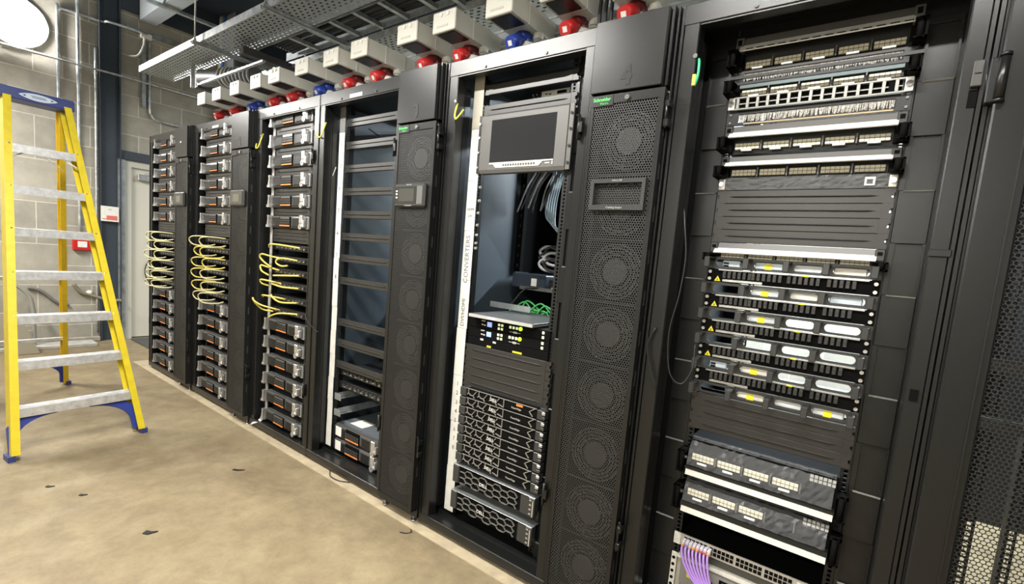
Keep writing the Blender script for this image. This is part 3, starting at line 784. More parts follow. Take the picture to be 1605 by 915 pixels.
for x, z, w_, m_ in ((-.150, .034, .018, PAPER), (-.075, .032, .018, PAPER), (-.108, .008, .024, YLAB), (.040, .010, .050, YLAB)): MB().box(x, x+w_, -.001, 0, z-.004, z+.004).build('sticker', m_, t)
for i in range(5):
    dup(BL0, (XE, YE, .916-i*.0395), f'dark ridged blanking panel above the servers, {ORD[i]} of five in the flat screen rack', 'five blanking panels above the servers')
# one-unit servers
BEZ = mat('server_honeycomb_metal', (.48, .48, .46), .35, .7)
LIDM = mat('server_lid', (.42, .44, .44), .35, .75)
def server1(loc, label):
    t = thing('slim_server', label, 'server', loc, 'slim honeycomb servers')
    MB().box(-.219, .219, .03, .70, .001, .0415).build('case', LIDM, t)
    bz = MB().box(-.200, .195, .004, .032, .001, .042, .001).build('bezel', DARK, t)
    for s in (-1, 1):
        e = MB(); e.box(s*.200, s*.238, -.004, .03, .002, .0415, .002); e.build('ear', CHAR, t)
    h = MB(); p = lambda x, z: (x, .002, z)
    def pl(*pts):
        for a, b in zip(pts, pts[1:]): h.bar(p(*a), p(*b), .003, .005, (0, 1, 0))
    h.box(-.200, .195, .0, .005, .0395, .042)
    for x in (-.188, -.125, -.055):
        pl((x, .040), (x, .020), (x+.012, .012), (x+.028, .012), (x+.048, .036)); pl((x+.028, .012), (x+.036, .002)); pl((x, .020), (x-.008, .012))
    pl((.020, .040), (.020, .004)); pl((.186, .040), (.158, .021), (.176, .003)); pl((-.012, .012), (.020, .004))
    h.build('honeycomb', BEZ, bz)
    for z0, z1 in ((.026, .038), (.006, .018)):
        MB().box(.2445-.018, .2445-.002, -.009, -.003, z0, z1, .001).build('latch_tab', SILVER if z0 > .02 else CHAR, t)
    MB().box(-.060, -.016, -.0005, .003, .013, .030).build('badge', DARK, bz)
    lettering('DELL', .019, PAPER, bz, (-.038, -.001, .0215), name='badge_lettering', squeeze=.95)
    lettering('PowerEdge', .0115, GREYT, bz, (.088, .003, .015), name='model_lettering')
    return t
s1 = server1((4.307, .050, .742-.0455), 'slim honeycomb server with an orange sticker, topmost of eight')
for i in range(1, 8):
    dup(s1, (4.307, .050, .742-.0455*(i+1)), f'slim honeycomb server, {ORD[i]} from the top of eight')
MB().box(.088, .122, .001, .004, .028, .037).build('orange_sticker', ORANGEL, s1, 'orange sticker')
def server2(loc, label):
    t = thing('deep_server', label, 'server', loc, 'thick honeycomb servers')
    MB().box(-.219, .219, .03, .70, .001, .0905).build('case', LIDM, t)
    MB().box(-.238, .238, -.004, .10, .0885, .0915, .001).build('top_lip', LIDM, t, 'bright top edge')
    bz = MB().box(-.196, .160, .006, .032, .001, .088, .001).build('bezel', DARK, t)
    MB().box(-.238, -.200, -.006, .03, .002, .088, .003).build('ear', CHAR, t)
    e = MB().box(.205, .238, -.006, .03, .002, .088, .003).build('ear', CHAR, t)
    MB().box(.162, .204, .0, .03, .002, .088).build('side_panel', CHAR, t)
    m = MB()
    for z in (.014, .034, .054, .074): m.box(.212, .222, -.008, -.004, z, z+.006); 
    m.box(.230, .236, -.012, -.004, .01, .08); m.build('latch', SILVER, t)
    h = MB(); hx, hz = .0245, .030
    for r_ in range(-1, 4):
        for c in range(9):
            cx_ = -.184+c*.0425; cz_ = .018+r_*.0283*1.0+(.01415 if c % 2 else 0)
            P = [(cx_+.0262*math.cos(R(60*a_)), cz_+.0163*math.sin(R(60*a_))) for a_ in range(6)]
            for a_ in range(3):
                (xa, za), (xb, zb_) = P[a_], P[a_+1]
                if min(za, zb_) < .002 or max(za, zb_) > .087 or max(xa, xb) > .162 or min(xa, xb) < -.198: continue
                h.bar((xa, .003, za), (xb, .003, zb_), .0028, .006, (0, 1, 0))
    h.build('honeycomb', mat('dim_honeycomb', (.30, .30, .28), .4, .6), bz)
    MB().box(-.074, -.022, -.0015, .006, .030, .054, .002).build('badge', DARK, bz)
    lettering('DELL', .022, PAPER, bz, (-.048, -.002, .042), name='badge_lettering')
    return t
s2 = server2((4.300, .050, .268), 'thick honeycomb server, upper of two at the bottom of the flat screen rack')
dup(s2, (4.297, .050, .137), 'thick honeycomb server, lower of two at the bottom of the flat screen rack')
# things at the back of the flat screen rack
t = thing('added_dark_panel', 'black panel added to darken the right rear of the flat screen rack', 'dark panel', (3.81, .625, 0))  # added black sheets that keep this part of the interior dark
m = MB(); m.box(.099, .103, 0, .38, 1.285, 2.12); m.box(.103, .36, .374, .38, 1.285, 2.12); m.box(.10, .14, -.03, 0, 1.285, 2.12); m.build('back_plate', DARK, t)
m = MB()
for i in range(14): m.box(.118, .126, -.0315, -.03, 1.31+.055*i, 1.325+.055*i)
m.split('post_hole', CHAR, t)
for i in range(9): MB().box(.20+.04*(i % 4), .215+.04*(i % 4), .362, .374, 1.45+.06*i, 1.50+.06*i).build('strap', BLACK, t)
t = thing('rear_shelf', 'thin black shelf carrying a blue black device at the back of the flat screen rack', 'shelf', (4.24, .55, 1.195), 'rear shelves of the flat screen rack')
MB().box(-.20, .26, -.06, .40, 0, .006).build('shelf_plate', BLACK2, t); MB().box(-.20, .26, -.062, -.058, 0, .018).build('shelf_lip', GREYB, t)
t2 = dup(t, (4.24, .55, 1.02), 'thin black shelf under green cables at the back of the flat screen rack')
t = thing('desktop_device', 'dark blue black box with a white square sticker on the rear shelf', 'device', (4.06, .52, 1.201))
MB().box(-.10, .12, 0, .25, 0, .075, .004).build('case', mat('blue_black_case', (.03, .04, .055), .4), t); MB().box(.03, .065, -.001, 0, .015, .055).build('sticker', PAPER, t)
t = thing('desktop_device', 'small black box right of the stickered box on the rear shelf', 'device', (4.26, .52, 1.201))
MB().box(-.06, .07, 0, .2, 0, .055, .004).build('case', BLACK2, t); MB().box(-.04, .03, -.001, 0, .012, .018).build('light_bar', GREYT, t); MB().box(.02, .06, -.003, 0, -.0, .008).build('sticker', YLAB, t)
GREYK = mat('glossy_black_cable', (.07, .07, .075), .22)
rr = random.Random(4)
for i in range(7):
    x = 4.02+.030*i
    loop_cable([(x+.1, .60, 1.04), (x+.02, .52, 1.075+rr.uniform(0, .02)), (x-.04, .48, 1.06+rr.uniform(-.02, .05)), (x+rr.uniform(-.03, .03), .49, 1.10+rr.uniform(-.02, .04)), (x+.07, .5, 1.09), (x+.10, .52, 1.05)], .0045, GREENC, f'bright green patch cable looping on the lower rear shelf, {ORD[i]} from the left'.replace('topmost', 'first'), 'green patch cables')
for i in range(9):
    x = 4.02+.022*i
    loop_cable([(x+.05, .58, 2.0-.02*i), (x+.02, .56, 1.84), (x-.03+rr.uniform(-.02, .02), .54, 1.74+rr.uniform(-.02, .02)), (x-.07+rr.uniform(-.02, .02), .53, 1.63+rr.uniform(-.03, .03))], .004, GREYK if i % 3 else GREYC, f'{("grey", "black", "black")[i % 3]} cable hanging at the back behind the flat screen, {ORD[i]} from the left'.replace('topmost', 'first'), 'cables hanging behind the flat screen')
for i in range(5):
    x = 4.13+.014*i
    loop_cable([(x, .59, 1.98), (x+.005, .57, 1.80), (x-.005, .55, 1.66), (x+.02, .52, 1.58-.012*i), (x+.08, .50, 1.54-.012*i)], .0055, mat('pale_blue_cable_%d' % i, (.45, .58, .66), .45), f'pale blue cable curving down at the right rear, {ORD[i]} from the left'.replace('topmost', 'first'), 'pale blue cables at the right rear')
for i in range(6):
    z = 1.39-.03*(i % 3); x = 4.20+.03*(i//3)
    loop_cable([(x+.05, .50, z+.03), (x, .47, z+.035), (x-.03, .46, z+.01), (x-.01, .47, z-.02), (x+.05, .49, z-.03)], .007, BLKC if i % 2 else GREYC, f'thick {("grey", "black")[i % 2]} cable coil beside the right rail, {ORD[i]} of six'.replace('topmost', 'first'), 'thick coiled cables')
loop_cable([(4.18, .50, 1.215), (4.10, .46, 1.20), (4.05, .42, 1.12), (4.02, .40, 1.07)], .005, BLKC, 'black cable trailing off the left end of the rear shelf', None, 'cable')
for i in range(4):
    loop_cable([(4.16+.014*i, .56, 1.03), (4.18+.012*i, .48, 1.06), (4.22+.008*i, .44, 1.05), (4.30, .42, 1.02)], .004, BLUEC, f'dark blue cable below the lower rear shelf, {ORD[i]} from the left'.replace('topmost', 'first'), 'blue cables')
tag(MB().box(4.0, 4.25, .30, .304, 1.10, 1.128).build('support_bar', GALVD), 'grey steel cross bar on the left inside the flat screen rack', 'support bar')
for i, z in enumerate((1.66, 1.60, 1.545, 1.49, 1.445, 1.408, 1.385)):
    m = MB(); m.cyl((4.066, .078, z), (4.066, .086, z), .006, 10); m.box(4.060, 4.073, .083, .087, z-.006, z+.006)
    tag(m.build('cage_nut', CHROME), f'shiny screw in the left rail below the flat screen, {ORD[i]} of seven'.replace('topmost', 'highest'), 'screw', 'screws in the rail below the flat screen')
# ---------------------------------------------------------------- patch panel rack (F)
XFc = 5.325; YFr = .165
BRIS = mat('grey_brush_bristles', (.42, .41, .38), .8, noise=.6, nscale=220)
LIPW = mat('white_label_strip', (.88, .88, .85), .35)
TAPE = mat('cream_label_strip', (.70, .68, .60), .6, noise=.12, nscale=120)
FINGER = DARK
def guide(t, s, z0, z1, name='cable_guide'):
    g = MB()
    g.box(s*.222, s*.252, -.055, .01, z1-.004, z1); g.box(s*.222, s*.252, -.055, .01, z0, z0+.004); g.box(s*.246, s*.252, -.055, -.035, z0, z1); g.cyl((s*.236, -.05, z0), (s*.236, -.05, z1), .008, 10)
    g.box(s*.215, s*.245, -.004, .01, z0, z1)
    g.build(name, FINGER, t)
def blocks(t, n, z, h=.019, y=.0, x0=-.213, x1=.215, col=None, tagz=-.014, only=None):
    w = (x1-x0)/n
    for i in range(n):
        if only is not None and i not in only: continue
        xa = x0+i*w+.006; xb = x0+(i+1)*w-.006
        b = MB().box(xa, xb, y-.004, y+.006, z-h/2, z+h/2, .001).build('punch_block', col or IVORY, t)
        m = MB()
        for k in range(1, 6): m.box(xa+(xb-xa)*k/6-.0006, xa+(xb-xa)*k/6+.0006, y-.0048, y-.003, z-h/2, z+h/2)
        m.box(xa, xb, y-.0048, y-.003, z-.0008, z+.0008); m.build('wire_groove', GREYB, b)
        if tagz: MB().box((xa+xb)/2-.016, (xa+xb)/2+.016, y-.012, y-.004, z+tagz-.003, z+tagz+.003, .001).build('label_tab', LIPW, t)
    d = MB()
    for i in range(1, n): d.box(x0+i*w-.002, x0+i*w+.002, y-.010, y+.004, z-h/2-.004, z+h/2+.006)
    d.split('block_divider', GREYB, t)
def patch(z0, z1, label, zb, lip=True, slots=False, nb=5, tabs=-.014):
    """grey hinged cover with a bright label strip over a row of punch-down blocks"""
    t = thing('patch_panel', label, 'patch panel', (XFc, YFr, 0), 'patch panels with ivory blocks')
    zm = z0+(z1-z0)*.50
    MB().box(-.226, .226, .02, .20, zb-.022, z1-.004).build('panel_case', BLACK2, t)
    c = MB(); c.prism([(0, z1), (-.008, zm), (.0, zm-.001), (.010, z1)], 'x', -.232, .228); c.build('cover', GREYB, t, 'grey hinged cover')
    l = MB(); l.prism([(-.008, zm), (-.030, z0+.001), (-.026, z0-.001), (-.004, zm-.002)], 'x', -.226, .222); lo = l.build('label_strip', LIPW, t, 'bright white label strip')
    for s in (-1, 1):
        e = MB(); e.box(s*.229-.012, s*.229+.012, -.012, .012, z0+.002, z1, .002); eo = e.build('end_latch', CHAR if not slots else GREYB, t)
        q = MB(); q.box(s*.229-.006, s*.229+.006, -.0135, -.011, zm, z1-.008); q.build('latch_window', DARK, eo)
        guide(t, s, zb-.02, z0-.002)
    if slots:
        m = MB()
        for i in range(14):
            x = -.205+i*.031; m.box(x, x+.021, -.0285, -.019, z0+.0015, z0+.0055)
        m.split('strip_slot', DARK, lo)
    blocks(t, nb, zb, tagz=tabs, y=.008)
    return t
patch(2.084, 2.133, 'topmost patch panel with a slotted white strip under a grey cover', 2.049, slots=True)
def brush(z, label, tan):
    t = thing('brush_strip', label, 'brush panel', (XFc, YFr, z), 'brush cable panels')
    m = MB(); m.frame(-.2413, .2413, -.021, .021, -.208, .208, -.013, .014, 0, .010); m.build('panel_frame', BLACK2, t)
    m = MB(); rr = random.Random(int(z*1000))
    n = 150
    for i in range(n):
        x = -.207+.414*i/n; m.bar((x, .006, .014), (x+rr.uniform(-.004, .004), -.002+rr.uniform(0, .006), -.011+rr.uniform(-.003, .004)), .0024, .002, (0, 1, 0))
    bo = m.build('bristles', BRIS, t); bo['kind'] = 'stuff'
    if tan: MB().box(-.19, .205, -.004, .002, -.0205, -.0165).build('wood_edge', mat('tan_strip', (.45, .36, .22), .6), t, 'tan strip')
    for s in (-1, 1):
        for zz in (-.013, .013):
            q = MB(); q.cyl((s*.232, -.004, zz), (s*.232, 0, zz), .004, 8); q.build('screw', CHROME, t)
    return t
brush(2.008, 'grey bristle brush panel between the first two rows of ivory blocks', False)
t = thing('lacing_bar', 'thin black lacing bar across the front of the upper brush panel', 'lacing bar', (XFc, YFr, 1.988))
MB().box(-.252, .252, -.058, -.050, -.003, .006).build('bar', BLACK, t)
for s in (-1, 1): MB().box(s*.244, s*.252, -.055, .004, -.003, .006).build('bar_arm', BLACK2, t)
t = thing('patch_panel', 'black patch panel with dull ivory blocks under the lacing bar', 'patch panel', (XFc, YFr, 0), 'patch panels with ivory blocks')
MB().box(-.2413, .2413, .012, .20, 1.947, 1.982).build('panel_case', BLACK2, t); blocks(t, 5, 1.959, tagz=-.012, y=.006, h=.017)
for s in (-1, 1): guide(t, s, 1.946, 1.985)
MB().box(-.225, .225, -.002, .004, 1.974, 1.984).build('holder_strip', mat('teal_grey_strip', (.12, .17, .18), .4), t, 'blue grey strip')
# light panel with sixteen openings
t = thing('keystone_unit', 'light grey panel with a row of square dark openings', 'keystone panel', (XFc, YFr, 1.923))
m = MB(); m.box(-.240, .240, -.012, 0, .016, .020); m.box(-.240, .240, -.012, 0, -.020, -.016); m.box(-.218, .218, -.006, 0, -.002, .001)
for i in range(15): x = -.213+i*.0298; m.box(x-.004, x+.004, -.012, 0, -.017, .017)
m.build('panel_frame', mat('light_grey_metal', (.33, .33, .31), .35, .4), t)
MB().box(-.216, .216, .001, .06, -.019, .019).build('panel_back', DARK, t)
for s in (-1, 1):
    e = MB(); e.box(s*.222, s*.2415, -.014, 0, -.020, .020, .002); eo = e.build('end_plate', WHITE, t)
    q = MB(); q.cyl((s*.232, -.020, 0), (s*.232, -.013, 0), .0085, 14); q.build('screw', CHROME, eo)
q = MB(); q.box(.186, .206, -.010, -.004, -.012, .012); q.build('jack_socket', DARK, t)
brush(1.877, 'grey bristle brush panel with a tan strip below the light grey panel', True)
patch(1.810, 1.851, 'patch panel with white strip and ivory blocks below the tan strip', 1.787)
patch(1.717, 1.752, 'patch panel with white strip directly above the plastic wrapped panel', 1.700, tabs=0)
# plastic wrapped panel
FILM, nt_, b_ = new_mat('clear_plastic_film'); b_.inputs['Base Color'].default_value = (.8, .82, .84, 1); b_.inputs['Roughness'].default_value = .18; b_.inputs['Alpha'].default_value = .085; b_.inputs['Specular IOR Level'].default_value = .6
t = thing('wrapped_keystone_unit', 'black keystone panel still wrapped in crinkled clear plastic', 'wrapped panel', (XFc, YFr, 1.661))
MB().box(-.222, .222, -.004, .03, -.019, .017).build('panel', BLACK2, t)
for s in (-1, 1):
    e = MB(); e.box(s*.222, s*.2413, -.008, 0, -.018, .018, .002); eo = e.build('end_plate', WHITE, t); q = MB(); q.cyl((s*.232, -.015, 0), (s*.232, -.007, 0), .007, 14); q.build('screw', CHROME, eo)
m = MB(); rr = random.Random(3); NX, NZ = 46, 6; G = [[m.bm.verts.new((-.222+.444*i/NX, -.012-rr.uniform(0, .011), -.021+.040*j/NZ)) for j in range(NZ+1)] for i in range(NX+1)]
for i in range(NX):
    for j in range(NZ): m.bm.faces.new((G[i][j], G[i+1][j], G[i+1][j+1], G[i][j+1]))
m.build('plastic_film', FILM, t)
q = MB(); q.frame(.165, .190, -.012, .012, .170, .185, -.008, .006, -.008, -.004); q.build('jack_frame', WHITE, t)
for i in range(4):
    dup(BL0, (XFc, YFr, (1.6195, 1.576, 1.5325, 1.489)[i]), f'dark ridged blanking panel, {ORD[i]} of four under the plastic wrapped panel', 'four blanking panels in the patch rack')
patch(1.430, 1.466, 'patch panel with white strip just above the windowed cable managers', 1.4235, nb=5, tabs=0)
# cable managers with oval windows and fibre panels
def manager(zt, label):
    t = thing('cable_manager', label, 'cable manager', (XFc, YFr-.004, 0), 'cable managers with oval windows')
    z0, z1 = zt-.040, zt
    m = MB(); xs = [-.232, -.112, .003, .108, .225]
    zl, zh = z0+.007, z1-.009
    m.box(-.2413, .2413, 0, .004, z1-.009, z1); m.box(-.2413, .2413, 0, .004, z0, zl)
    for a, b in zip(xs, xs[1:]): 
        xa, xb = a+.014, b-.012; r = (zh-zl)/2; zc = (zl+zh)/2
        # rounded window ends
        for s, xe in ((-1, xa), (1, xb)):
            pts = [(xe, zl), (xe, zh)] + [(xe-s*(r-r*math.cos(R(t_))), zc+r*math.sin(R(t_))) for t_ in range(90, -91, -15)]
            # region between straight end and arc
            arc = [(xe-s*r+s*r*math.cos(R(t_)), zc+r*math.sin(R(t_))) for t_ in range(90, -91, -15)]
            for (u1, w1), (u2, w2) in zip(arc, arc[1:]):
                m.prism([(u1, w1), (u2, w2), (xe+s*.0001, w2), (xe+s*.0001, w1)], 'y', 0, .004)
    bb = [-.2413] + sum([[a+.014, b-.012] for a, b in zip(xs, xs[1:])], []) + [.2413]
    for a, b in zip(bb[0::2], bb[1::2]): m.box(a, b, 0, .004, zl, zh)
    m.build('manager_plate', CHAR, t)
    for x in xs:
        f = MB(); f.box(x-.009, x+.009, -.060, .0, z1-.008, z1-.003, .001); f.box(x-.009, x+.009, -.064, -.058, z0+.002, z1-.003, .002); f.build('cable_finger', CHAR, t)
    return t
def fibre_panel(zt, label, tri=True):
    t = thing('fibre_shutter_unit', label, 'fibre panel', (XFc, YFr-.002, 0), 'fibre panels with rows of black shutters')
    z0, z1 = zt-.044, zt
    MB().box(-.2413, .2413, 0, .004, z0, z1).build('front_plate', DARK, t)
    MB().box(-.218, .218, .004, .10, z0+.002, z1-.002).build('case', BLACK2, t)
    k = 0
    for gx, n in ((-.190, 6), (-.100, 6), (.004, 6), (.112, 5)):
        for i in range(n):
            x = gx+i*.0158
            s = MB(); s.box(x, x+.0105, -.010, 0, z0+.014, z1-.006, .001); s.box(x+.001, x+.0095, -.0125, -.009, z1-.018, z1-.012); s.build('shutter', CHAR, t)
    MB().box(-.190, -.065, -.006, 0, z0+.002, z0+.011, .001).build('label_holder', STEEL, t)
    MB().box(-.205, .215, -.008, 0, z1-.004, z1).build('top_edge', STEEL, t)
    if tri:
        q = MB(); q.prism([(-.217, z0+.003), (-.197, z0+.003), (-.207, z0+.021)], 'y', -.0015, 0); to = q.build('warning_triangle', YLAB, t)
        q = MB(); q.prism([(-.2095, z0+.006), (-.2045, z0+.006), (-.207, z0+.013)], 'y', -.002, -.0015); q.build('warning_mark', NUM, to)
    MB().box(.045, .062, -.0088, -.008, z1-.005, z1).build('yellow_sticker', YLAB, t)
    for s in (-1, 1):
        for z in (z0+.010, z1-.010):
            q = MB(); q.cyl((s*.232, -.008, z), (s*.232, 0, z), .0055, 12); q.build('screw', CHROME if s > 0 else STEEL, t)
    return t
zt = [1.4175, 1.3300, 1.2425, 1.1550, 1.0675, .9800]
mg = fp = None
for i, z in enumerate(zt):
    lb = f'black cable manager with four oval windows, {ORD[i]} of six'
    if mg is None: mg = manager(z, lb)
    else: dup(mg, (XFc, YFr-.004, z-zt[0]), lb)
    if i < 5:
        lb = f'black fibre panel with rows of shutters, {ORD[i]} of five'
        if i == 0: fp = fibre_panel(z-.042, lb)
        elif i < 4: dup(fp, (XFc, YFr-.002, z-zt[0]), lb)
        else: fibre_panel(z-.042, 'black fibre panel without a warning triangle, lowest of five', tri=False)
# cassettes seen through the windows
for i, z in enumerate(zt):
    rr = random.Random(i+20)
    for j in range(4):
        if (i, j) not in ((0, 0), (0, 1), (0, 2), (0, 3), (1, 1), (1, 2), (1, 3), (2, 1), (4, 0), (4, 1), (5, 1), (5, 2), (5, 3)): continue
        x = XFc+(-.17, -.055, .055, .165)[j]
        t = thing('splice_cassette', f'pale cassette in the {("first", "second", "third", "fourth")[j]} window of the {ORD[i]} cable manager', 'cassette', (x, YFr+.004, z-.036), 'pale cassettes behind the windows')
        w = (.028, .042, .040, .042)[j]
        MB().box(-w, w, 0, .05, .002, .026, .003).build('shell', mat(f'cassette_{i}_{j}', rr.choice(((.62, .66, .68), (.70, .69, .62), (.55, .64, .70))), .4), t)
        if (j == 1 and i not in (3,)) or (i, j) == (5, 3): MB().box(-.012, .010, -.001, 0, .002, .022).build('yellow_label', YLAB, t, 'yellow label')
        if j == 0:
            for q_ in (.004, .013): MB().box(-.024, -.008, -.003, .001, q_, q_+.005).build('print_bar', DARK, t)
for i in range(3):
    dup(BL0, (XFc, YFr+.002, .912-i*.0435), f'dark ridged blanking panel, {ORD[i]} of three under the cable managers', 'three blanking panels in the patch rack')
MB
# tilted plastic-wrapped patch panels with cream strips
def wrapped_patch(z0, z1, zl, n, label):
    t = thing('patch_panel', label, 'patch panel', (XFc, YFr, 0), 'plastic covered patch panels')
    y = -.035
    MB().box(-.222, .222, y+.012, .20, z0-.022, z1-.006).build('panel_case', DARK, t)
    MB().box(-.212, .212, y+.004, y+.013, z0-.020, z1-.010).build('front_plate', DARK, t)
    blocks(t, 5, z0+.014, h=.022, y=y+.004, x0=-.212, x1=.212, only=range(n), tagz=-.019)
    m = MB(); rr = random.Random(n); NX, NZ = 40, 7
    G = [[m.bm.verts.new((-.214+.428*i/NX, y-.012-.018*(1-j/NZ)+rr.uniform(-.003, .003)+.03*(j/NZ)**3, z0-.010+(z1-z0+.010)*j/NZ)) for j in range(NZ+1)] for i in range(NX+1)]
    for i in range(NX):
        for j in range(NZ): m.bm.faces.new((G[i][j], G[i+1][j], G[i+1][j+1], G[i][j+1]))
    m.build('plastic_film', FILM, t)
    m = MB()
    for i in range(6): m.box(.148+.013*i*.9, .157+.013*i*.9, y-.003, y+.004, z1-.034, z1-.026); m.box(.148+.013*i*.9, .157+.013*i*.9, y-.003, y+.004, z1-.022, z1-.014)
    m.split('port_mark', GREYT, t)
    l = MB(); l.prism([(y-.020, zl+.018), (y-.024, zl), (y-.020, zl-.001), (y-.014, zl+.017)], 'x', -.217, .220); l.build('label_strip', TAPE, t, 'cream label strip')
    MB().box(-.222, .222, y-.016, y+.012, zl+.016, z0-.020).build('strip_holder', BLACK2, t)
    for s in (-1, 1): guide(t, s, zl+.002, z0+.03)
    for s in (-1, 1):
        q = MB(); q.dome((s*.236, -.004, z0-.006), .007, (0, -1, 0), 14, 4); q.build('screw', WHITE, t)
wrapped_patch(.698, .782, .650, 4, 'plastic covered patch panel with four lit ivory blocks and a cream strip')
wrapped_patch(.568, .640, .514, 3, 'plastic covered patch panel with three ivory blocks, lower one')
# switch with purple cables
t = thing('network_switch', 'grey metal switch with a double row of ports and purple cables', 'network switch', (XFc, YFr, .358))
MB().box(-.219, .219, .004, .40, 0, .044).build('case', DARK, t)
MB().box(-.219, .219, 0, .005, 0, .044).build('front_plate', mat('warm_grey_metal', (.50, .48, .43), .4, .4), t)
for blk in range(4):
    for r_ in range(2):
        for i in range(6):
            x = -.205+blk*.089+i*.0138; z = .008+r_*.016
            MB().box(x, x+.0112, -.0015, 0, z, z+.012).build('port', DARK, t)
for i in range(2):
    q = MB(); q.frame(.156+.03*i, .180+.03*i, .010, .034, .160+.03*i, .176+.03*i, .016, .030, -.003, 0); q.build('uplink_cage', CHROME, t)
e = MB(); e.prism([(-.219, .0), (-.2415, 0), (-.2415, .044), (-.219, .044)], 'y', -.002, .002); e.build('ear_bracket', TAPE, t); e = MB(); e.box(.219, .2415, -.002, .002, 0, .044); e.build('ear_bracket', TAPE, t)
rr = random.Random(8)
for i in range(8):
    x = XFc-.201+.0138*(i % 8)*.92; zz = .378 - (.0)
    pt = thing('network_plug', f'clear plastic network plug with purple cable, {ORD[i]} from the left'.replace('topmost', 'first'), 'network plug', (x, YFr, zz), 'plugs with purple cables')
    MB().box(-.0055, .0055, -.026, -.0005, -.008, .012, .0015).build('plug_body', CLEARP, pt)
    MB().box(-.0045, .0045, -.034, -.026, -.009, .004, .002).build('boot', mat(f'boot_{i}', rr.choice(((.55, .08, .08), (.75, .3, .05), (.3, .2, .5), (.5, .4, .2))), .5), pt)
    j = i-3.5
    MB().tube([(0, -.034, -.003), (.004, -.046, -.018), (.018-.001*j, -.056, -.055), (.048-.005*j, -.062, -.095+.002*j), (.098-.011*j, -.066, -.122+.003*j), (.150-.0128*j, -.070, -.132+.004*j)], .0040, 8).build('purple_cable', PURPLE, pt)
t = thing('cable_tie', 'black hook and loop wrap around the bundle of purple cables', 'cable wrap', (XFc-.005, YFr-.070, .252))
m = MB(); m.cyl((-.012, 0, -.004), (.022, -.002, .004), .020, 16); m.box(.0, .035, -.022, -.012, -.012, .030, .004); m.build('wrap', mat('black_velcro', (.01, .01, .01), .95), t)
MB().tube([(.02, 0, .002), (.06, -.004, .0), (.12, .01, -.03), (.2, .03, -.06)], .017, 10).build('bundle_end', PURPLE, t)
BEIGE = mat('beige_grey_case', (.42, .40, .34), .5)
t = thing('chassis_switch', 'beige grey chassis unit with yellow sticker under the purple cables', 'chassis', (XFc, YFr, .10))
MB().box(-.222, .222, .004, .45, 0, .222, .003).build('case', BEIGE, t)
MB().box(-.205, .205, -.004, .004, .118, .210, .002).build('module_card', mat('grey_card', (.28, .275, .25), .5), t); MB().box(-.205, .205, -.004, .004, .012, .110, .002).build('module_card', mat('grey_card_low', (.26, .255, .23), .5), t)
MB().box(-.180, -.160, -.006, -.004, .150, .172).build('yellow_sticker', YLAB, t)
for r_ in range(2):
    for i in range(4): MB().box(-.152+.016*i, -.139+.016*i, -.006, -.004, .148+.013*r_, .158+.013*r_).build('port', DARK, t)
MB().box(-.07, .20, -.006, -.004, .150, .192).build('port_field', DARK, t)
for i in range(9): MB().box(-.06+.028*i, -.045+.028*i, -.0075, -.006, .176, .184).build('port_light', GREYT, t)
for s in (-1, 1):
    MB().box(s*.222, s*.2415, -.003, .004, 0, .222).build('ear_bracket', TAPE, t)
    for k in range(8):
        q = MB(); q.cyl((s*.233, -.0045, .02+.026*k), (s*.233, -.002, .02+.026*k), .006, 10); q.build('ear_hole', DARK, t)
MB().box(-.222, .222, -.010, 0, .214, .222).build('top_edge', TAPE, t)
# loose cables at the left post
loop_cable([(5.022, .02, 1.56), (5.040, -.005, 1.50), (5.056, -.01, 1.40), (5.050, -.01, 1.28), (5.030, -.005, 1.15), (5.045, 0, 1.02), (5.085, .01, .985), (5.112, .02, 1.04), (5.106, .04, 1.12)], .0028, BLKC, 'thin black cable hanging in a loop left of the windowed cable managers', None, 'cable')
loop_cable([(4.985, -.012, 1.16), (4.966, -.018, 1.10), (4.985, -.016, 1.02), (5.012, -.012, .955)], .003, BLKC, 'black cable end with silver tips hanging on the post beside cooler 4', None, 'cable')
loop_cable([(2.795, -.008, .900), (2.83, -.012, .87), (2.90, -.012, .835), (2.945, -.008, .818)], .0025, BLKC, 'short black wire hanging on the post right of the third rack', None, 'cable')
# dark block added behind the right-hand rack so its mesh looks dark
tag(MB().box(5.95, 8.2, 2.42, 3.02, 0, 2.0, .01).build('dark_backdrop', mat('backdrop_black', (.010, .011, .012), .6)), 'tall dark backdrop added behind the perforated door', 'cabinet')
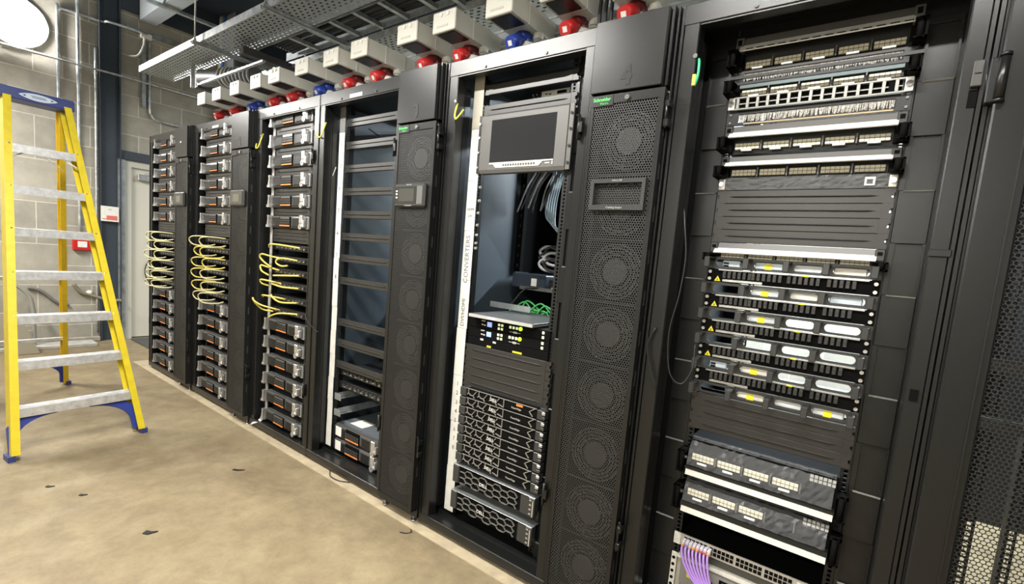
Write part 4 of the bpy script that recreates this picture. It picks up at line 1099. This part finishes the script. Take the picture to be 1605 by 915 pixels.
# ---------------------------------------------------------------- overhead: busbar, tap-off boxes, trays
tapx = [.63, .945, 1.287, 1.645, 1.928, 2.308, 2.660, 2.962, 3.402, 3.690, 4.055, 4.372, 4.66]
tapc = 'rrbrrbrrrrbrr'
places = ['above the far left rack, left one', 'above the far left rack, right one', 'above the far left cooler', 'above the second rack, left one', 'above the second rack, right one', 'above cooler 2', 'above the third rack, left one', 'above the third rack, right one', 'above the mostly empty rack, left one', 'above the mostly empty rack, right one', 'above cooler 3', 'above the flat screen rack, left one', 'above the flat screen rack, right one']
TB = {}
def tapbox(x, c, where):
    col = {'r': 'red', 'b': 'blue'}[c]
    t = thing('tap_off_box', f'off white power box {where}', 'power box', (x-.0825, .22, 2.483), 'power boxes along the busbar')
    m = MB(); m.box(-.0825, .0825, 0, .012, 0, .104, .004); m.box(-.080, .080, .012, .30, .002, .102, .003); m.box(-.082, .082, .14, .15, .0, .104)
    m.build('box_case', CREAM, t)
    for xx in (-.022, .026):
        q = MB(); q.cyl((xx, -.004, .084), (xx, 0, .084), .010, 14); q.build('lid_screw', WHITE, t)
    MB().box(-.05, .03, -.0015, 0, .024, .034).build('print_strip', mat('embossed_grey', (.55, .54, .48), .5) if not TB.setdefault('ps', None) else TB['ps'], t)
    m = MB(); m.prism([(.30, 0), (.30, .100), (.42, .100), (.42, .045), (.36, .0)], 'x', -.075, .075); m.build('box_tail', CREAM, t)
    MB().box(-.060, .060, .02, .13, -.003, .003).build('bottom_cover', BLACK2, t)
    s = MB(); s.cyl((.0, .22, .003), (-.005, .185, -.040), .036, 16, .033); s.box(-.03, .03, .20, .26, -.03, .004, .004); s.build('socket', DRED if c == 'r' else BLUEP, t, f'dark {col} socket')
    g = MB(); g.cyl((.062, .25, .003), (.062, .25, -.028), .026, 18); g.cyl((.062, .25, -.028), (.062, .25, -.036), .018, 14); g.build('cable_gland', CREAM, t)
    return t
def plug(x, c, where):
    col = {'r': 'red', 'b': 'blue'}[c]
    t = thing('power_plug', f'{col} power plug under the box {where}', 'power plug', (x-.0825, .22, 2.483), f'{col} plugs under the power boxes')
    m = MB(); m.cyl((-.005, .183, -.042), (-.016, .125, -.075), .037, 20, .034); m.build('plug_collar', RED if c == 'r' else BLUEP, t)
    d = Vector((-.011, -.058, -.033)).normalized(); cp_ = Vector((-.016, .125, -.075))
    u = Vector((1, 0, 0)); u = (u-d*u.dot(d)).normalized(); v = d.cross(u)
    m = MB(); m.obox(cp_+d*.0006, u*.013, v*.012, d*.0008); m.build('plug_label', PAPER, t, 'white square label')
    m = MB(); m.cyl((.0, .20, -.060), (.055, .215, -.075), .027, 16, .023); m.build('plug_grip', CREAM, t)
    m = MB(); m.tube([(.05, .214, -.074), (.085, .22, -.09), (.10, .24, -.14), (.10, .27, -.22), (.09, .30, -.30)], .009, 8); m.build('supply_cable', BLKC, t)
    return t
P0 = {}
for i, (x, c) in enumerate(zip(tapx, tapc)):
    w_ = places[i]
    if c not in P0:
        P0[c] = (tapbox(x, c, w_), plug(x, c, w_))
    else:
        a, b = P0[c]
        dup(a, (x-.0825, .22, 2.483), f'off white power box {w_}')
        dup(b, (x-.0825, .22, 2.483), f'{"red" if c == "r" else "blue"} power plug under the box {w_}')
bb = thing('busbar', 'long grey steel busbar trunk above the racks carrying the white power boxes', 'busbar', (0, .60, 2.53))
MB().box(.2, 7.2, 0, .07, -.03, .13, .004).build('trunk', GALVD, bb)
m = MB(); m.box(.2, 7.2, -.004, 0, .0, .012); m.box(.2, 7.2, -.004, 0, .085, .097); m.build('trunk_rib', GALV, bb)
# perforated trays
def tray(name, x0, x1, y0, y1, z, lip, label, pitch=.03, r=.009, m1=None):
    t = thing(name, label, 'cable tray', (0, 0, z))
    pm = perforated_xy(pitch, r)
    MB().box(x0, x1, y0, y1, 0, .0015).build('tray_bed', pm, t)
    for y in (y0, y1): MB().box(x0, x1, y-.0008, y+.0008, 0, lip).build('tray_lip', GALV, t)
    return t
def perforated_xy(pitch, radius):
    m, nt, b = new_mat('perforated_galvanised_tray'); N, L = nt.nodes, nt.links
    b.inputs['Base Color'].default_value = (.50, .53, .54, 1); b.inputs['Roughness'].default_value = .4; b.inputs['Metallic'].default_value = .7
    tc = N.new('ShaderNodeTexCoord'); mp = N.new('ShaderNodeMapping'); mp.inputs['Scale'].default_value = (1/pitch*.5, 1/pitch, 1); L.new(tc.outputs['Object'], mp.inputs[0])
    bt = N.new('ShaderNodeTexBrick'); bt.inputs['Scale'].default_value = 1; bt.inputs['Brick Width'].default_value = 1; bt.inputs['Row Height'].default_value = 1
    bt.inputs['Mortar Size'].default_value = .27; bt.inputs['Mortar Smooth'].default_value = 0; bt.offset = .5
    bt.inputs['Color1'].default_value = (0, 0, 0, 1); bt.inputs['Color2'].default_value = (0, 0, 0, 1); bt.inputs['Mortar'].default_value = (1, 1, 1, 1)
    L.new(mp.outputs[0], bt.inputs['Vector'])
    tr = N.new('ShaderNodeBsdfTransparent'); mx = N.new('ShaderNodeMixShader')
    L.new(bt.outputs['Fac'], mx.inputs[0]); L.new(tr.outputs[0], mx.inputs[1]); L.new(b.outputs[0], mx.inputs[2]); L.new(mx.outputs[0], N['Material Output'].inputs[0])
    return m
tray('cable_tray', -.62, 7.0, .085, .385, 2.90, .055, 'wide perforated galvanised cable tray hung above the front of the row')
tray('cable_tray', .6, 7.0, .66, .96, 2.84, .05, 'perforated galvanised cable tray behind the white power boxes')
lad = thing('cable_ladder', 'galvanised cable ladder carrying dark cables between the two perforated trays', 'cable ladder', (0, 0, 2.90))
for y in (.40, .645): MB().box(1.2, 7.0, y-.002, y+.002, -.005, .06).build('ladder_rail', GALVD, lad)
for i in range(20):
    x = 1.70+.275*i
    m = MB(); m.box(x-.02, x+.02, .40, .645, -.005, -.002); m.box(x-.02, x-.016, .40, .645, -.005, .02); m.box(x+.016, x+.02, .40, .645, -.005, .02); m.build('ladder_rung', GALV, lad)
rr = random.Random(11)
for i in range(8):
    y = .43+.025*i
    loop_cable([(1.35, y+.01, 2.93), (2.2, y+rr.uniform(-.02, .02), 2.925+.01*(i % 2)), (3.2, y+rr.uniform(-.02, .02), 2.93), (4.4, y+rr.uniform(-.02, .02), 2.93), (6.8, y, 2.93)], .011, BLKC, f'thick dark cable lying along the cable ladder, {ORD[i]} from the aisle side'.replace('topmost', 'first'), 'dark cables on the cable ladder', n=6)
# basket with yellow, grey and green cables behind the busbar
bk = thing('wire_basket', 'silver wire basket of yellow green and grey cables above cooler 4', 'wire basket', (0, .80, 2.42))
m = MB()
for i in range(64): m.bar((2.4+.07*i, 0, 0), (2.4+.07*i, .28, 0), .004, .004)
bw = m.build('cross_wire_mesh', GALV, bk)
m = MB()
for y in (0, .07, .14, .21, .28): m.bar((2.4, y, 0), (6.9, y, 0), .005, .005)
for i in range(32): m.bar((2.4+.14*i, 0, 0), (2.4+.14*i, 0, .06), .004, .004, (0, 1, 0))
m.bar((2.4, 0, .06), (6.9, 0, .06), .005, .005); m.build('long_wire_mesh', GALV, bk)
for x_ in (2.5, 3.6, 4.7, 5.8, 6.8):
    for y_ in (.01, .27): MB().box(x_-.01, x_+.01, y_-.01, y_+.01, -.222, -.003).build('basket_leg', GALVD, bk)
for i in range(11):
    y = .815+.024*i; c_ = (YG, GREYC, YG, GREYC, GREENC, BLKC, YG, GREYC, RED, BLKC, GREYC)[i]
    nm = ('yellow', 'grey', 'yellow', 'grey', 'green', 'black', 'yellow', 'grey', 'red', 'black', 'grey')[i]
    loop_cable([(2.5, y, 2.436), (3.4, y+rr.uniform(-.015, .015), 2.437), (4.3, y+rr.uniform(-.02, .02), 2.45), (5.4, y+rr.uniform(-.015, .015), 2.437), (6.8, y, 2.436)], .009, c_, f'{nm} cable lying in the wire basket, {ORD[i]} strand from the front'.replace('topmost', 'first'), 'cables in the wire basket', n=6)
for i in range(3):
    x = 4.43+.028*i
    loop_cable([(x, .42, 2.90), (x+.004, .40, 2.7), (x-.002, .38, 2.45), (x+.01, .42, 2.24), (x+.01, .5, 2.17)], .009, BLKC, f'black cable dropping into the roof of the flat screen rack, {ORD[i]} of three'.replace('topmost', 'first'), 'black drop cables')
# supports
def rod(x, y, z0, label):
    tag(MB().cyl((x, y, z0), (x, y, ZC), .006, 8).build('hanger_rod', GALV), label, 'hanger rod', 'threaded hanger rods')
for i, x in enumerate((.86, 2.05, 3.3, 4.6)):
    s = thing('support_channel', f'galvanised support channel under the trays, {ORD[i]} from the left'.replace('topmost', 'first'), 'support channel', (x, 0, 2.872), 'support channels under the trays')
    m = MB(); m.box(-.02, .02, .03, 1.02, 0, .003); m.box(-.02, -.017, .03, 1.02, 0, .026); m.box(.017, .02, .03, 1.02, 0, .026); m.build('channel', GALV, s)
    for y in (.055, 1.0):
        q = MB(); q.cyl((0, y, -.012), (0, y, .05), .011, 6); q.build('nut', GALV, s)
        rod(x, y, 2.86, f'thin threaded rod at the {("front", "rear")[y > .5]} end of the {ORD[i]} support channel'.replace('topmost', 'first'))
# dark trunking across the left end, perforated upright, coil of duct
dt = tag(MB().box(.16, .24, .30, 1.05, 2.70, 2.78, .004).build('cable_trunking', mat('dark_trunking', (.05, .052, .055), .45)), 'dark square trunk crossing under the left end of the tray', 'cable trunk')
tag(MB().box(1.18, 1.26, .26, 1.0, 2.815, 2.872, .004).build('cable_trunking', mat('brown_black_trunking', (.055, .05, .052), .45)), 'dark trunk crossing under the tray above cooler 2', 'cable trunk')
u_ = MB(); u_.box(.16, .215, .294, .299, 2.70, 2.90); u_.box(.16, .164, .27, .294, 2.70, 2.90)
uo = tag(u_.build('perforated_upright', GALV), 'short perforated steel upright at the left end of the dark trunk', 'upright')
du = thing('flexible_duct', 'thick grey flexible duct resting over the left end of the tray supports', 'duct', (.55, .44, 2.79))
m = MB(); m.cyl((-.30, -.10, 0), (.30, .12, .0), .078, 28); m.build('duct_body', GREYB, du)
for k in range(9):
    a = -.05+.04*k
    q = MB(); q.cyl((a, a*.37, 0), (a+.016, a*.37+.006, 0), .084, 28); q.build('duct_rib', CREAM if k == 1 else GREYC, du)
tag(MB().box(.24, 1.5, .30, .325, 2.72, 2.735).build('steel_angle', GALV), 'bright steel angle running just above the dim power boxes', 'steel angle')
# beams and steel column high up
struct(MB().box(XW, 8.2, .34, .50, 3.70, 4.1).build('beam_1', mat('grey_beam_paint', (.26, .28, .29), .6)))
struct(MB().box(XW-.0, 8.2, 2.75, 3.1, 3.1, 4.1).build('beam_2', NAVY))
struct(MB().box(XW, XW+.03, .17, 3.1, 3.76, 4.1).build('trim_4', NAVY))
co = thing('steel_column', 'grey steel column rising behind the left end of the trays', 'column', (-1.55, 1.22, 0))
m = MB(); m.box(-.43, .32, 0, .02, 2.0, ZC); m.box(-.43, .32, .3, .32, 2.0, ZC); m.box(-.07, -.05, .02, .3, 2.0, ZC)
m.build('flange', mat('grey_column_paint', (.24, .26, .27), .55, noise=.1), co)
for i, (x, c_, nm) in enumerate(((-1.545, WHITE, 'white'), (-1.50, CREAM, 'off white'), (-1.44, BLUEC, 'blue'))):
    loop_cable([(x, 1.19, ZC), (x+.01, 1.185, 3.8), (x-.005, 1.185, 3.5), (x+.03, 1.1, 3.1)], .014, c_, f'{nm} cable running down the grey steel column', 'cables on the column')
tag(MB().bar((-.812, .18, 3.684), (-.812, .90, 3.684), .05, .03).build('cable_trunking', GALV), 'galvanised conduit tray high above the cream door', 'cable trunk')
tag(MB().bar((-1.565, .22, 3.58), (-1.565, .85, 3.58), .03, .05).build('cable_trunking', GALVD), 'grey steel channel on the wall above the cream door', 'cable trunk')

# ---------------------------------------------------------------- left wall: conduits, boxes, signs
def conduit(pts, label, r=.011, m=None, bands=()):
    t = thing('conduit', label, 'conduit', (0, 0, 0), 'steel conduits on the block wall')
    MB().tube(pts, r, 10, 5).build('pipe', m or GALV, t)
    for b in bands:
        q = MB(); q.cyl((XW+.004, b[0], b[1]-.012), (XW+.03, b[0], b[1]-.012), .017, 10); q.build('saddle', GALV, t)
    return t
X = XW+.022
conduit([(X, -.36, .62), (X, -.36, 2.0), (X, -.36, 3.44), (X, -.345, 3.51), (X, -.29, 3.54), (X, .0, 3.545), (X+.06, .06, 3.55), (X+.06, .40, 3.56)], 'bright vertical steel conduit bending over at the top of the wall', .013, bands=((-.36, 1.5), (-.36, 2.6)))
conduit([(X, -.20, 1.15), (X, -.20, 2.4), (X, -.20, 4.05)], 'vertical steel conduit running down to the red call point', .014, bands=((-.20, 1.9), (-.20, 3.0)))
conduit([(X, -.055, .10), (X, -.055, 2.0), (X, -.055, 3.25)], 'vertical steel conduit beside the navy column', .011, bands=((-.055, 1.75), (-.055, 3.0)))
conduit([(X+.03, -3.2, 3.0), (X+.03, -1, 3.01), (X+.05, 0, 3.015), (X+.05, .35, 3.02), (X+.03, 1.0, 3.02), (X+.03, 1.9, 3.02)], 'long level steel conduit crossing the block wall', .011)
conduit([(X, .44, 3.50), (X, .44, 3.3), (X, .44, 2.78), (X+.005, .46, 2.68), (X+.02, .53, 2.63), (X+.03, .9, 2.62)], 'steel conduit curving round towards the far left rack', .012, bands=((.44, 3.28), (.44, 2.85)))
tag(MB().box(XW, XW+.04, .365, .40, 2.75, 3.5).build('channel_strut', GALVD), 'vertical grey channel on the wall beside the curving conduit', 'channel')
t = thing('junction_box', 'small white junction box high on the wall', 'junction box', (XW, .40, 3.545))
MB().box(0, .06, -.055, .055, -.03, .03, .005).build('case', WHITE, t); MB().tube([(.05, -.02, -.03), (.05, -.03, -.12), (.05, -.08, -.24), (.03, -.16, -.27)], .010, 8).build('cable_tail', WHITE, t); MB().cyl((.03, .055, 0), (.03, .10, 0), .014, 10).build('gland', STEEL, t)
t = thing('fire_call_point', 'red fire call point on the block wall behind the ladder', 'call point', (XW, -.19, 1.105))
MB().box(0, .055, -.075, .085, -.065, .065, .006).build('case', RED, t); MB().box(.0552, .058, -.035, .045, -.030, .035).build('glass_window', PAPER, t)
m = MB(); m.cyl((.03, -.002, .065), (.03, -.002, .095), .018, 12); m.build('gland', STEEL, t)
MB().box(0, .02, .10, .17, -.075, -.035).build('bracket', BLACK2, t)
t = thing('notice', 'white notice with a red text block on the navy column', 'sign', (XW+.0505, .058, 1.475))
MB().box(0, .003, -.082, .082, -.088, .082).build('board', PAPER, t); MB().box(.003, .0036, -.03, .068, -.072, -.022).build('red_block', mat('faded_red_print', (.72, .16, .13), .6), t); MB().box(.003, .0036, -.068, -.03, -.068, -.058).build('red_line', mat('faded_red_line', (.72, .16, .13), .6), t)
MB().box(.003, .0035, -.012, .014, .042, .052).build('dark_mark', GREYT, t); MB().box(.003, .0035, -.052, -.048, -.01, .04).build('yellow_mark', mat('pale_yellow_print', (.80, .74, .35), .6), t)

# things lying at the foot of the wall behind the ladder
GREYTUBE = mat('grey_tube_paint', (.30, .30, .27), .5)
t = thing('trolley_frame', 'grey tubular trolley frame standing behind the ladder', 'trolley', (-1.36, -.70, 0))
MB().tube([(0, -.60, .62), (0, -.34, .76), (0, -.14, .74), (.0, .04, .58), (.0, .085, .42), (.0, .09, .20), (.0, .09, .035)], .018, 10).build('bow', GREYTUBE, t)
MB().bar((.0, -.7, .17), (.0, .10, .17), .03, .04).build('cross_bar', GREYTUBE, t)
MB().box(-.12, .12, -.55, .58, .0, .035, .004).build('base_plate', mat('scuffed_grey_base', (.42, .41, .37), .7, noise=.2, nscale=10), t)
MB().cyl((.0, -.25, .13), (.06, -.25, .13), .09, 24).build('wheel', DARK, t)
t = thing('leaning_board', 'beige grey board leaning behind the ladder near the trolley frame', 'board', (-1.10, -.78, 0))
MB().prism([(-.22, .42), (.02, .42), (.17, .003), (-.04, .003)], 'x', 0, .03).build('board', mat('beige_board', (.36, .33, .26), .7), t)
loop_cable([(X-.006, -.62, .62), (X-.006, -.52, .58), (X-.006, -.40, .46), (X-.006, -.30, .42)], .016, mat('grey_hose', (.17, .165, .15), .6), 'dark grey hose sloping down the wall behind the ladder, left piece', None, 'hose')
loop_cable([(X-.004, -.26, .66), (X-.004, -.20, .57), (X, -.10, .53), (X+.015, -.02, .50), (X+.03, .08, .48), (X+.05, .16, .47)], .018, mat('olive_hose', (.22, .20, .13), .6), 'olive hose sagging along the wall to the navy column', None, 'hose')
for k, (y, z) in enumerate(((-.35, .47), (-.12, .56))):
    tag(MB().dome((XW, y, z), .03, (1, 0, 0), 14, 4).build('pipe_bracket', WHITE), ('small white wall fitting at the end of the dark hose', 'small white clip on the olive hose')[k], 'wall fitting')
# floor litter
lit = [((2.76, -.36), .065, .03, 'longer black cable tie end lying on the floor in front of the third rack'), ((2.35, -1.095), .035, .03, 'small dark scrap on the floor near the front ladder foot'), ((2.553, -1.007), .032, .03, 'small brown scrap on the floor right of the ladder'), ((3.128, -.894), .05, .05, 'dark oval scrap on the floor in the middle of the aisle')]
for (x, y), l_, w_, lb in lit:
    m = MB(); m.prism([(-l_/2, -w_/4), (0, -w_/3), (l_/2, w_/5), (l_/2, w_/3), (0, w_/6), (-l_/2, w_/4)], 'z', .0005, .004)
    o = tag(m.build('floor_scrap', NUM if l_ > .03 else mat('brown_scrap', (.06, .045, .03), .9)), lb, 'scrap'); o.location = (x, y, 0); o.rotation_euler = (0, 0, R(35))
loop_cable([(3.895, -.115, .004), (3.925, -.10, .005), (3.935, -.078, .006), (3.915, -.066, .005)], .0022, NUM, 'small curled black wire on the floor in front of cooler 3', None, 'scrap')
loop_cable([(3.12, .0, .010), (3.18, -.035, .008), (3.26, -.032, .008), (3.32, .0, .010)], .0028, BLKC, 'thin black cable bowing out under the mostly empty rack', None, 'cable')
# ---------------------------------------------------------------- step ladder
LO = Vector((1.1, -.86, 0))
FL, FR, BR_, BL_ = Vector((1.852, -1.178, 0)), Vector((1.790, -.553, 0)), Vector((.285, -.655, 0)), Vector((.355, -1.37, 0))
TL, TR = Vector((1.125, -1.088, 2.08)), Vector((1.105, -.772, 2.08))
ul, ur = Vector((1.03, -1.088, 2.07)), Vector((1.015, -.785, 2.07))
lad_ = thing('step_ladder', 'tall yellow step ladder with blue top and aluminium steps', 'step ladder', LO)
def channel(a, b, wdir, tdir, w, th, m):
    """C-section rail from a to b; wdir = web width direction, tdir = flange direction"""
    k = MB(); a, b = a-LO, b-LO; wd = Vector(wdir).normalized(); td = Vector(tdir).normalized()
    k.obox((a+b)/2, (b-a)/2, wd*w/2, td*.002)
    for s in (-1, 1): k.obox((a+b)/2+wd*s*(w/2-.002)+td*th/2, (b-a)/2, wd*.0025, td*th/2)
    return k.build('side_rail', m, lad_)
rung = (FR-FL).normalized()
backd = Vector((-rung.y, rung.x, 0)); backd = backd if backd.x < 0 else -backd
fdir = (TR-FR).normalized(); fw = fdir.cross(rung).normalized()
# front rails: web outside, flanges inward
channel(FL+Vector((0, 0, .02)), TL, fw, rung, .090, .035, YEL); channel(FR+Vector((0, 0, .02)), TR, fw, -rung, .090, .035, YEL)
rw = (ul-BL_).normalized().cross(rung).normalized()
channel(BL_+Vector((0, 0, .02)), ul, rw, rung, .065, .030, YEL2); channel(BR_+Vector((0, 0, .02)), ur, rw, -rung, .065, .030, YEL2)
for c, q in (('front', FL), ('front', FR), ('rear', BL_), ('rear', BR_)):
    k = MB(); p = q-LO; k.obox(p+Vector((0, 0, .016)), Vector(backd)*.043, rung*.016, Vector((0, 0, .0155))); k.build('foot', CAPBLUE, lad_, 'blue rubber foot')
def lerp(a, b, t): return a+(b-a)*t
STN = 7
for i in range(STN):
    t_ = (i+1)*.122+.006
    a, b = lerp(FL, TL, t_)-LO+rung*.006, lerp(FR, TR, t_)-LO-rung*.006
    k = MB(); k.obox((a+b)/2, (b-a)/2, backd*.045, Vector((0, 0, .002)))
    k.obox((a+b)/2-backd*.045-Vector((0, 0, .022)), (b-a)/2, backd*.002, Vector((0, 0, .024)))
    k.obox((a+b)/2+backd*.045-Vector((0, 0, .012)), (b-a)/2, backd*.002, Vector((0, 0, .014)))
    for s in range(6): k.obox((a+b)/2+backd*(-.038+.015*s)+Vector((0, 0, .0028)), (b-a)/2, backd*.003, Vector((0, 0, .0012)))
    so = k.build('step', ALU, lad_)
    for e, s in ((a, -1), (b, 1)):
        q = MB(); c0 = e+rung*s*.006-backd*.02; q.dome(c0-backd*.026+rung*(-s*.02), .007, -backd, 10, 3); q.build('rivet', CHROME, so)
    if i in (0, 6):
        for e, s in ((a, 1), (b, -1)):
            q = MB(); q.bar(e+rung*s*.12-Vector((0, 0, .02)), lerp(FL, TL, t_-.045)-LO+rung*.01 if s > 0 else lerp(FR, TR, t_-.045)-LO-rung*.01, .025, .004); q.build('step_brace', ALU, so)
# horizontal bars between the rear rails
for i, t_ in enumerate((.20, .44, .60, .86)):
    a, b = lerp(BL_, ul, t_)-LO, lerp(BR_, ur, t_)-LO
    k = MB(); k.bar(a, b, .035, .022); bo = k.build('rear_bar', ALU, lad_)
    if i == 3:
        k = MB(); k.bar(lerp(a, b, .72), b-Vector((0, 0, .09)), .02, .004); k.bar(lerp(a, b, .28), a-Vector((0, 0, .09)), .02, .004); k.split('bar_brace', ALU, bo)
# curved blue corner braces
def arch(p, inner, up, nm):
    """plate filling the corner between a rail foot and the lowest step, curved on the inside"""
    k = MB(); O = p-LO; n = inner.cross(up).normalized()
    W, H = .235, .275
    outer = [(0.0, 0.03), (0.0, H), (W, H)]
    P = [(.045, .03)] + [(.045+(W-.0-.045)*(1-math.cos(R(a))), .10+(H-.055-.10)*math.sin(R(a))) for a in range(0, 91, 10)] + [(W, H-.03), (W, H), (.10, H), (.015, .18), (0, .03)]
    A = [k.bm.verts.new(O+inner*u+up*v-n*.012) for u, v in P]; B = [k.bm.verts.new(O+inner*u+up*v+n*.012) for u, v in P]
    for i in range(len(P)): k.bm.faces.new((A[i], A[(i+1) % len(P)], B[(i+1) % len(P)], B[i]))
    k.bm.faces.new(A[::-1]); k.bm.faces.new(B)
    return k.build('corner_brace', FEETBLUE, lad_, 'curved blue corner brace')
arch(FL+fw*.0, rung, fdir, 'l'); arch(FR, -rung, fdir, 'r')
rd = (ur-BR_).normalized(); arch(BL_, rung, rd, 'l'); arch(BR_, -rung, rd, 'r')
# spreaders
for a, b, s in ((FL, BL_, 0), (FR, BR_, 1)):
    pa, pb = lerp(a, (TL, TR)[s], .55)-LO, lerp(b, (ul, ur)[s], .55)-LO
# top cap
k = MB(); c = (TL+TR+ul+ur)/4-LO; hl = (TR-TL).length/2+.022
k.obox(c+Vector((0, 0, .035)), rung*hl, backd*.085, Vector((0, 0, .035)))
es = [e for e in k.bm.edges]; bmesh.ops.bevel(k.bm, geom=es, offset=.006, segments=2, affect='EDGES')
cap = k.build('top_cap', CAPBLUE, lad_, 'blue moulded top')
k = MB(); k.obox(c+Vector((0, 0, .0768)), rung*(hl-.05), backd*.045, Vector((0, 0, .002))); k.build('tool_tray', ALU, cap)
# pale pointed-oval print on the front of the cap
k = MB(); fc = c+Vector((0, 0, .035))-backd*.0855; N_ = 24
up = Vector((0, 0, 1))
pts = [fc+rung*(.092*math.cos(2*PI*i/N_))+up*(.021*math.sin(2*PI*i/N_)*abs(math.sin(2*PI*i/N_))**.6) for i in range(N_)]
A = [k.bm.verts.new(p) for p in pts]; B = [k.bm.verts.new(p-backd*.001) for p in pts]
for i in range(N_): k.bm.faces.new((A[i], A[(i+1) % N_], B[(i+1) % N_], B[i]))
k.bm.faces.new(A); k.bm.faces.new(B[::-1]); lg = k.build('print_oval', PALEBLUE, cap, 'pale oval print')
k = MB()
for u0, u1, v in ((-.035, .035, .004), (-.03, .04, -.004)): k.obox(fc-backd*.0016+rung*(u0+u1)/2+up*v, rung*(u1-u0)/2, backd*.0004, up*.0016)
for u0, s in ((-.066, 1), (.066, -1)):
    o_ = fc-backd*.0012+rung*u0
    V = [k.bm.verts.new(o_+rung*s*a+up*b) for a, b in ((-.010, 0), (.006, .006), (.006, -.006))]; k.bm.faces.new(V)
k.build('print_mark', CAPBLUE, lg)
# ---------------------------------------------------------------- light
def area(name, loc, sx, sy, power, col, rot=(0, 0, 0)):
    l = bpy.data.lights.new(name, 'AREA'); l.shape = 'RECTANGLE'; l.size = sx; l.size_y = sy; l.energy = power; l.color = col
    o = bpy.data.objects.new(name, l); COL.objects.link(o); o.location = loc; o.rotation_euler = rot; return o
LAMP = emit('lamp_diffuser', (1, .95, .86), 9)
def batten(x, y, z, power, col, lbl, ln=1.4):
    t = thing('ceiling_lamp', lbl, 'lamp', (x, y, z), 'batten lamps hung from the ceiling')
    MB().box(-ln/2, ln/2, -.05, .05, .012, .07, .006).build('lamp_housing', WHITE, t)
    MB().box(-ln/2+.03, ln/2-.03, -.04, .04, 0.002, .012).build('lamp_diffuser', LAMP, t)
    r = MB(); r.cyl((-ln/3, 0, .07), (-ln/3, 0, ZC-z), .004, 6); r.cyl((ln/3, 0, .07), (ln/3, 0, ZC-z), .004, 6); r.build('hanger_rod', STEEL, t)
    area('batten_light', (x, y, z-.004), ln-.1, .08, power, col)
WARM = (1.0, .972, .915)
batten(3.3, -1.20, 2.80, 95, WARM, 'white batten lamp over the aisle in front of the middle racks')
batten(5.35, -1.05, 2.75, 48, WARM, 'white batten lamp over the aisle in front of the right racks')
batten(-.2, -1.9, 2.9, 130, WARM, 'added white batten lamp brightening the block wall by the ladder')  # unseen lamp added to brighten the left wall
batten(5.0, -3.0, 2.25, 75, WARM, 'added white fill lamp hung low near the wall behind the aisle')  # unseen frontal fill, added to lift the upper patch panels
batten(.8, 2.0, 3.2, 60, (.86, .94, 1.0), 'cool white batten lamp behind the left racks')
batten(3.9, 2.15, 2.5, 60, (.78, .92, 1.0), 'cool white batten lamp behind the mostly empty rack')
batten(5.3, 2.25, 2.6, 210, (.80, .91, 1.0), 'cool white batten lamp behind the right racks')
# round floodlight on the left wall
fl = thing('floodlight', 'big round glowing floodlight high on the block wall above the ladder', 'floodlight', (XW, -.665, 3.265))
m_ = MB(); m_.cyl((0, 0, 0), (.05, 0, 0), .235, 40); m_.build('lamp_body', WHITE, fl)
m_ = MB(); m_.dome((.05, 0, 0), .225, (1, 0, 0), 36, 8, .35); m_.build('lamp_glass', emit('floodlight_glass', (1, .98, .95), 120), fl)
wd = bpy.data.worlds.new('world'); wd.use_nodes = True; scene.world = wd
wd.node_tree.nodes['Background'].inputs[0].default_value = (.9, .95, 1, 1); wd.node_tree.nodes['Background'].inputs[1].default_value = .0
vs = scene.view_settings
scene.display_settings.display_device = 'sRGB'
vs.view_transform = 'Standard'; vs.look = 'None'; vs.exposure = 0.3; vs.gamma = 1; vs.use_curve_mapping = False
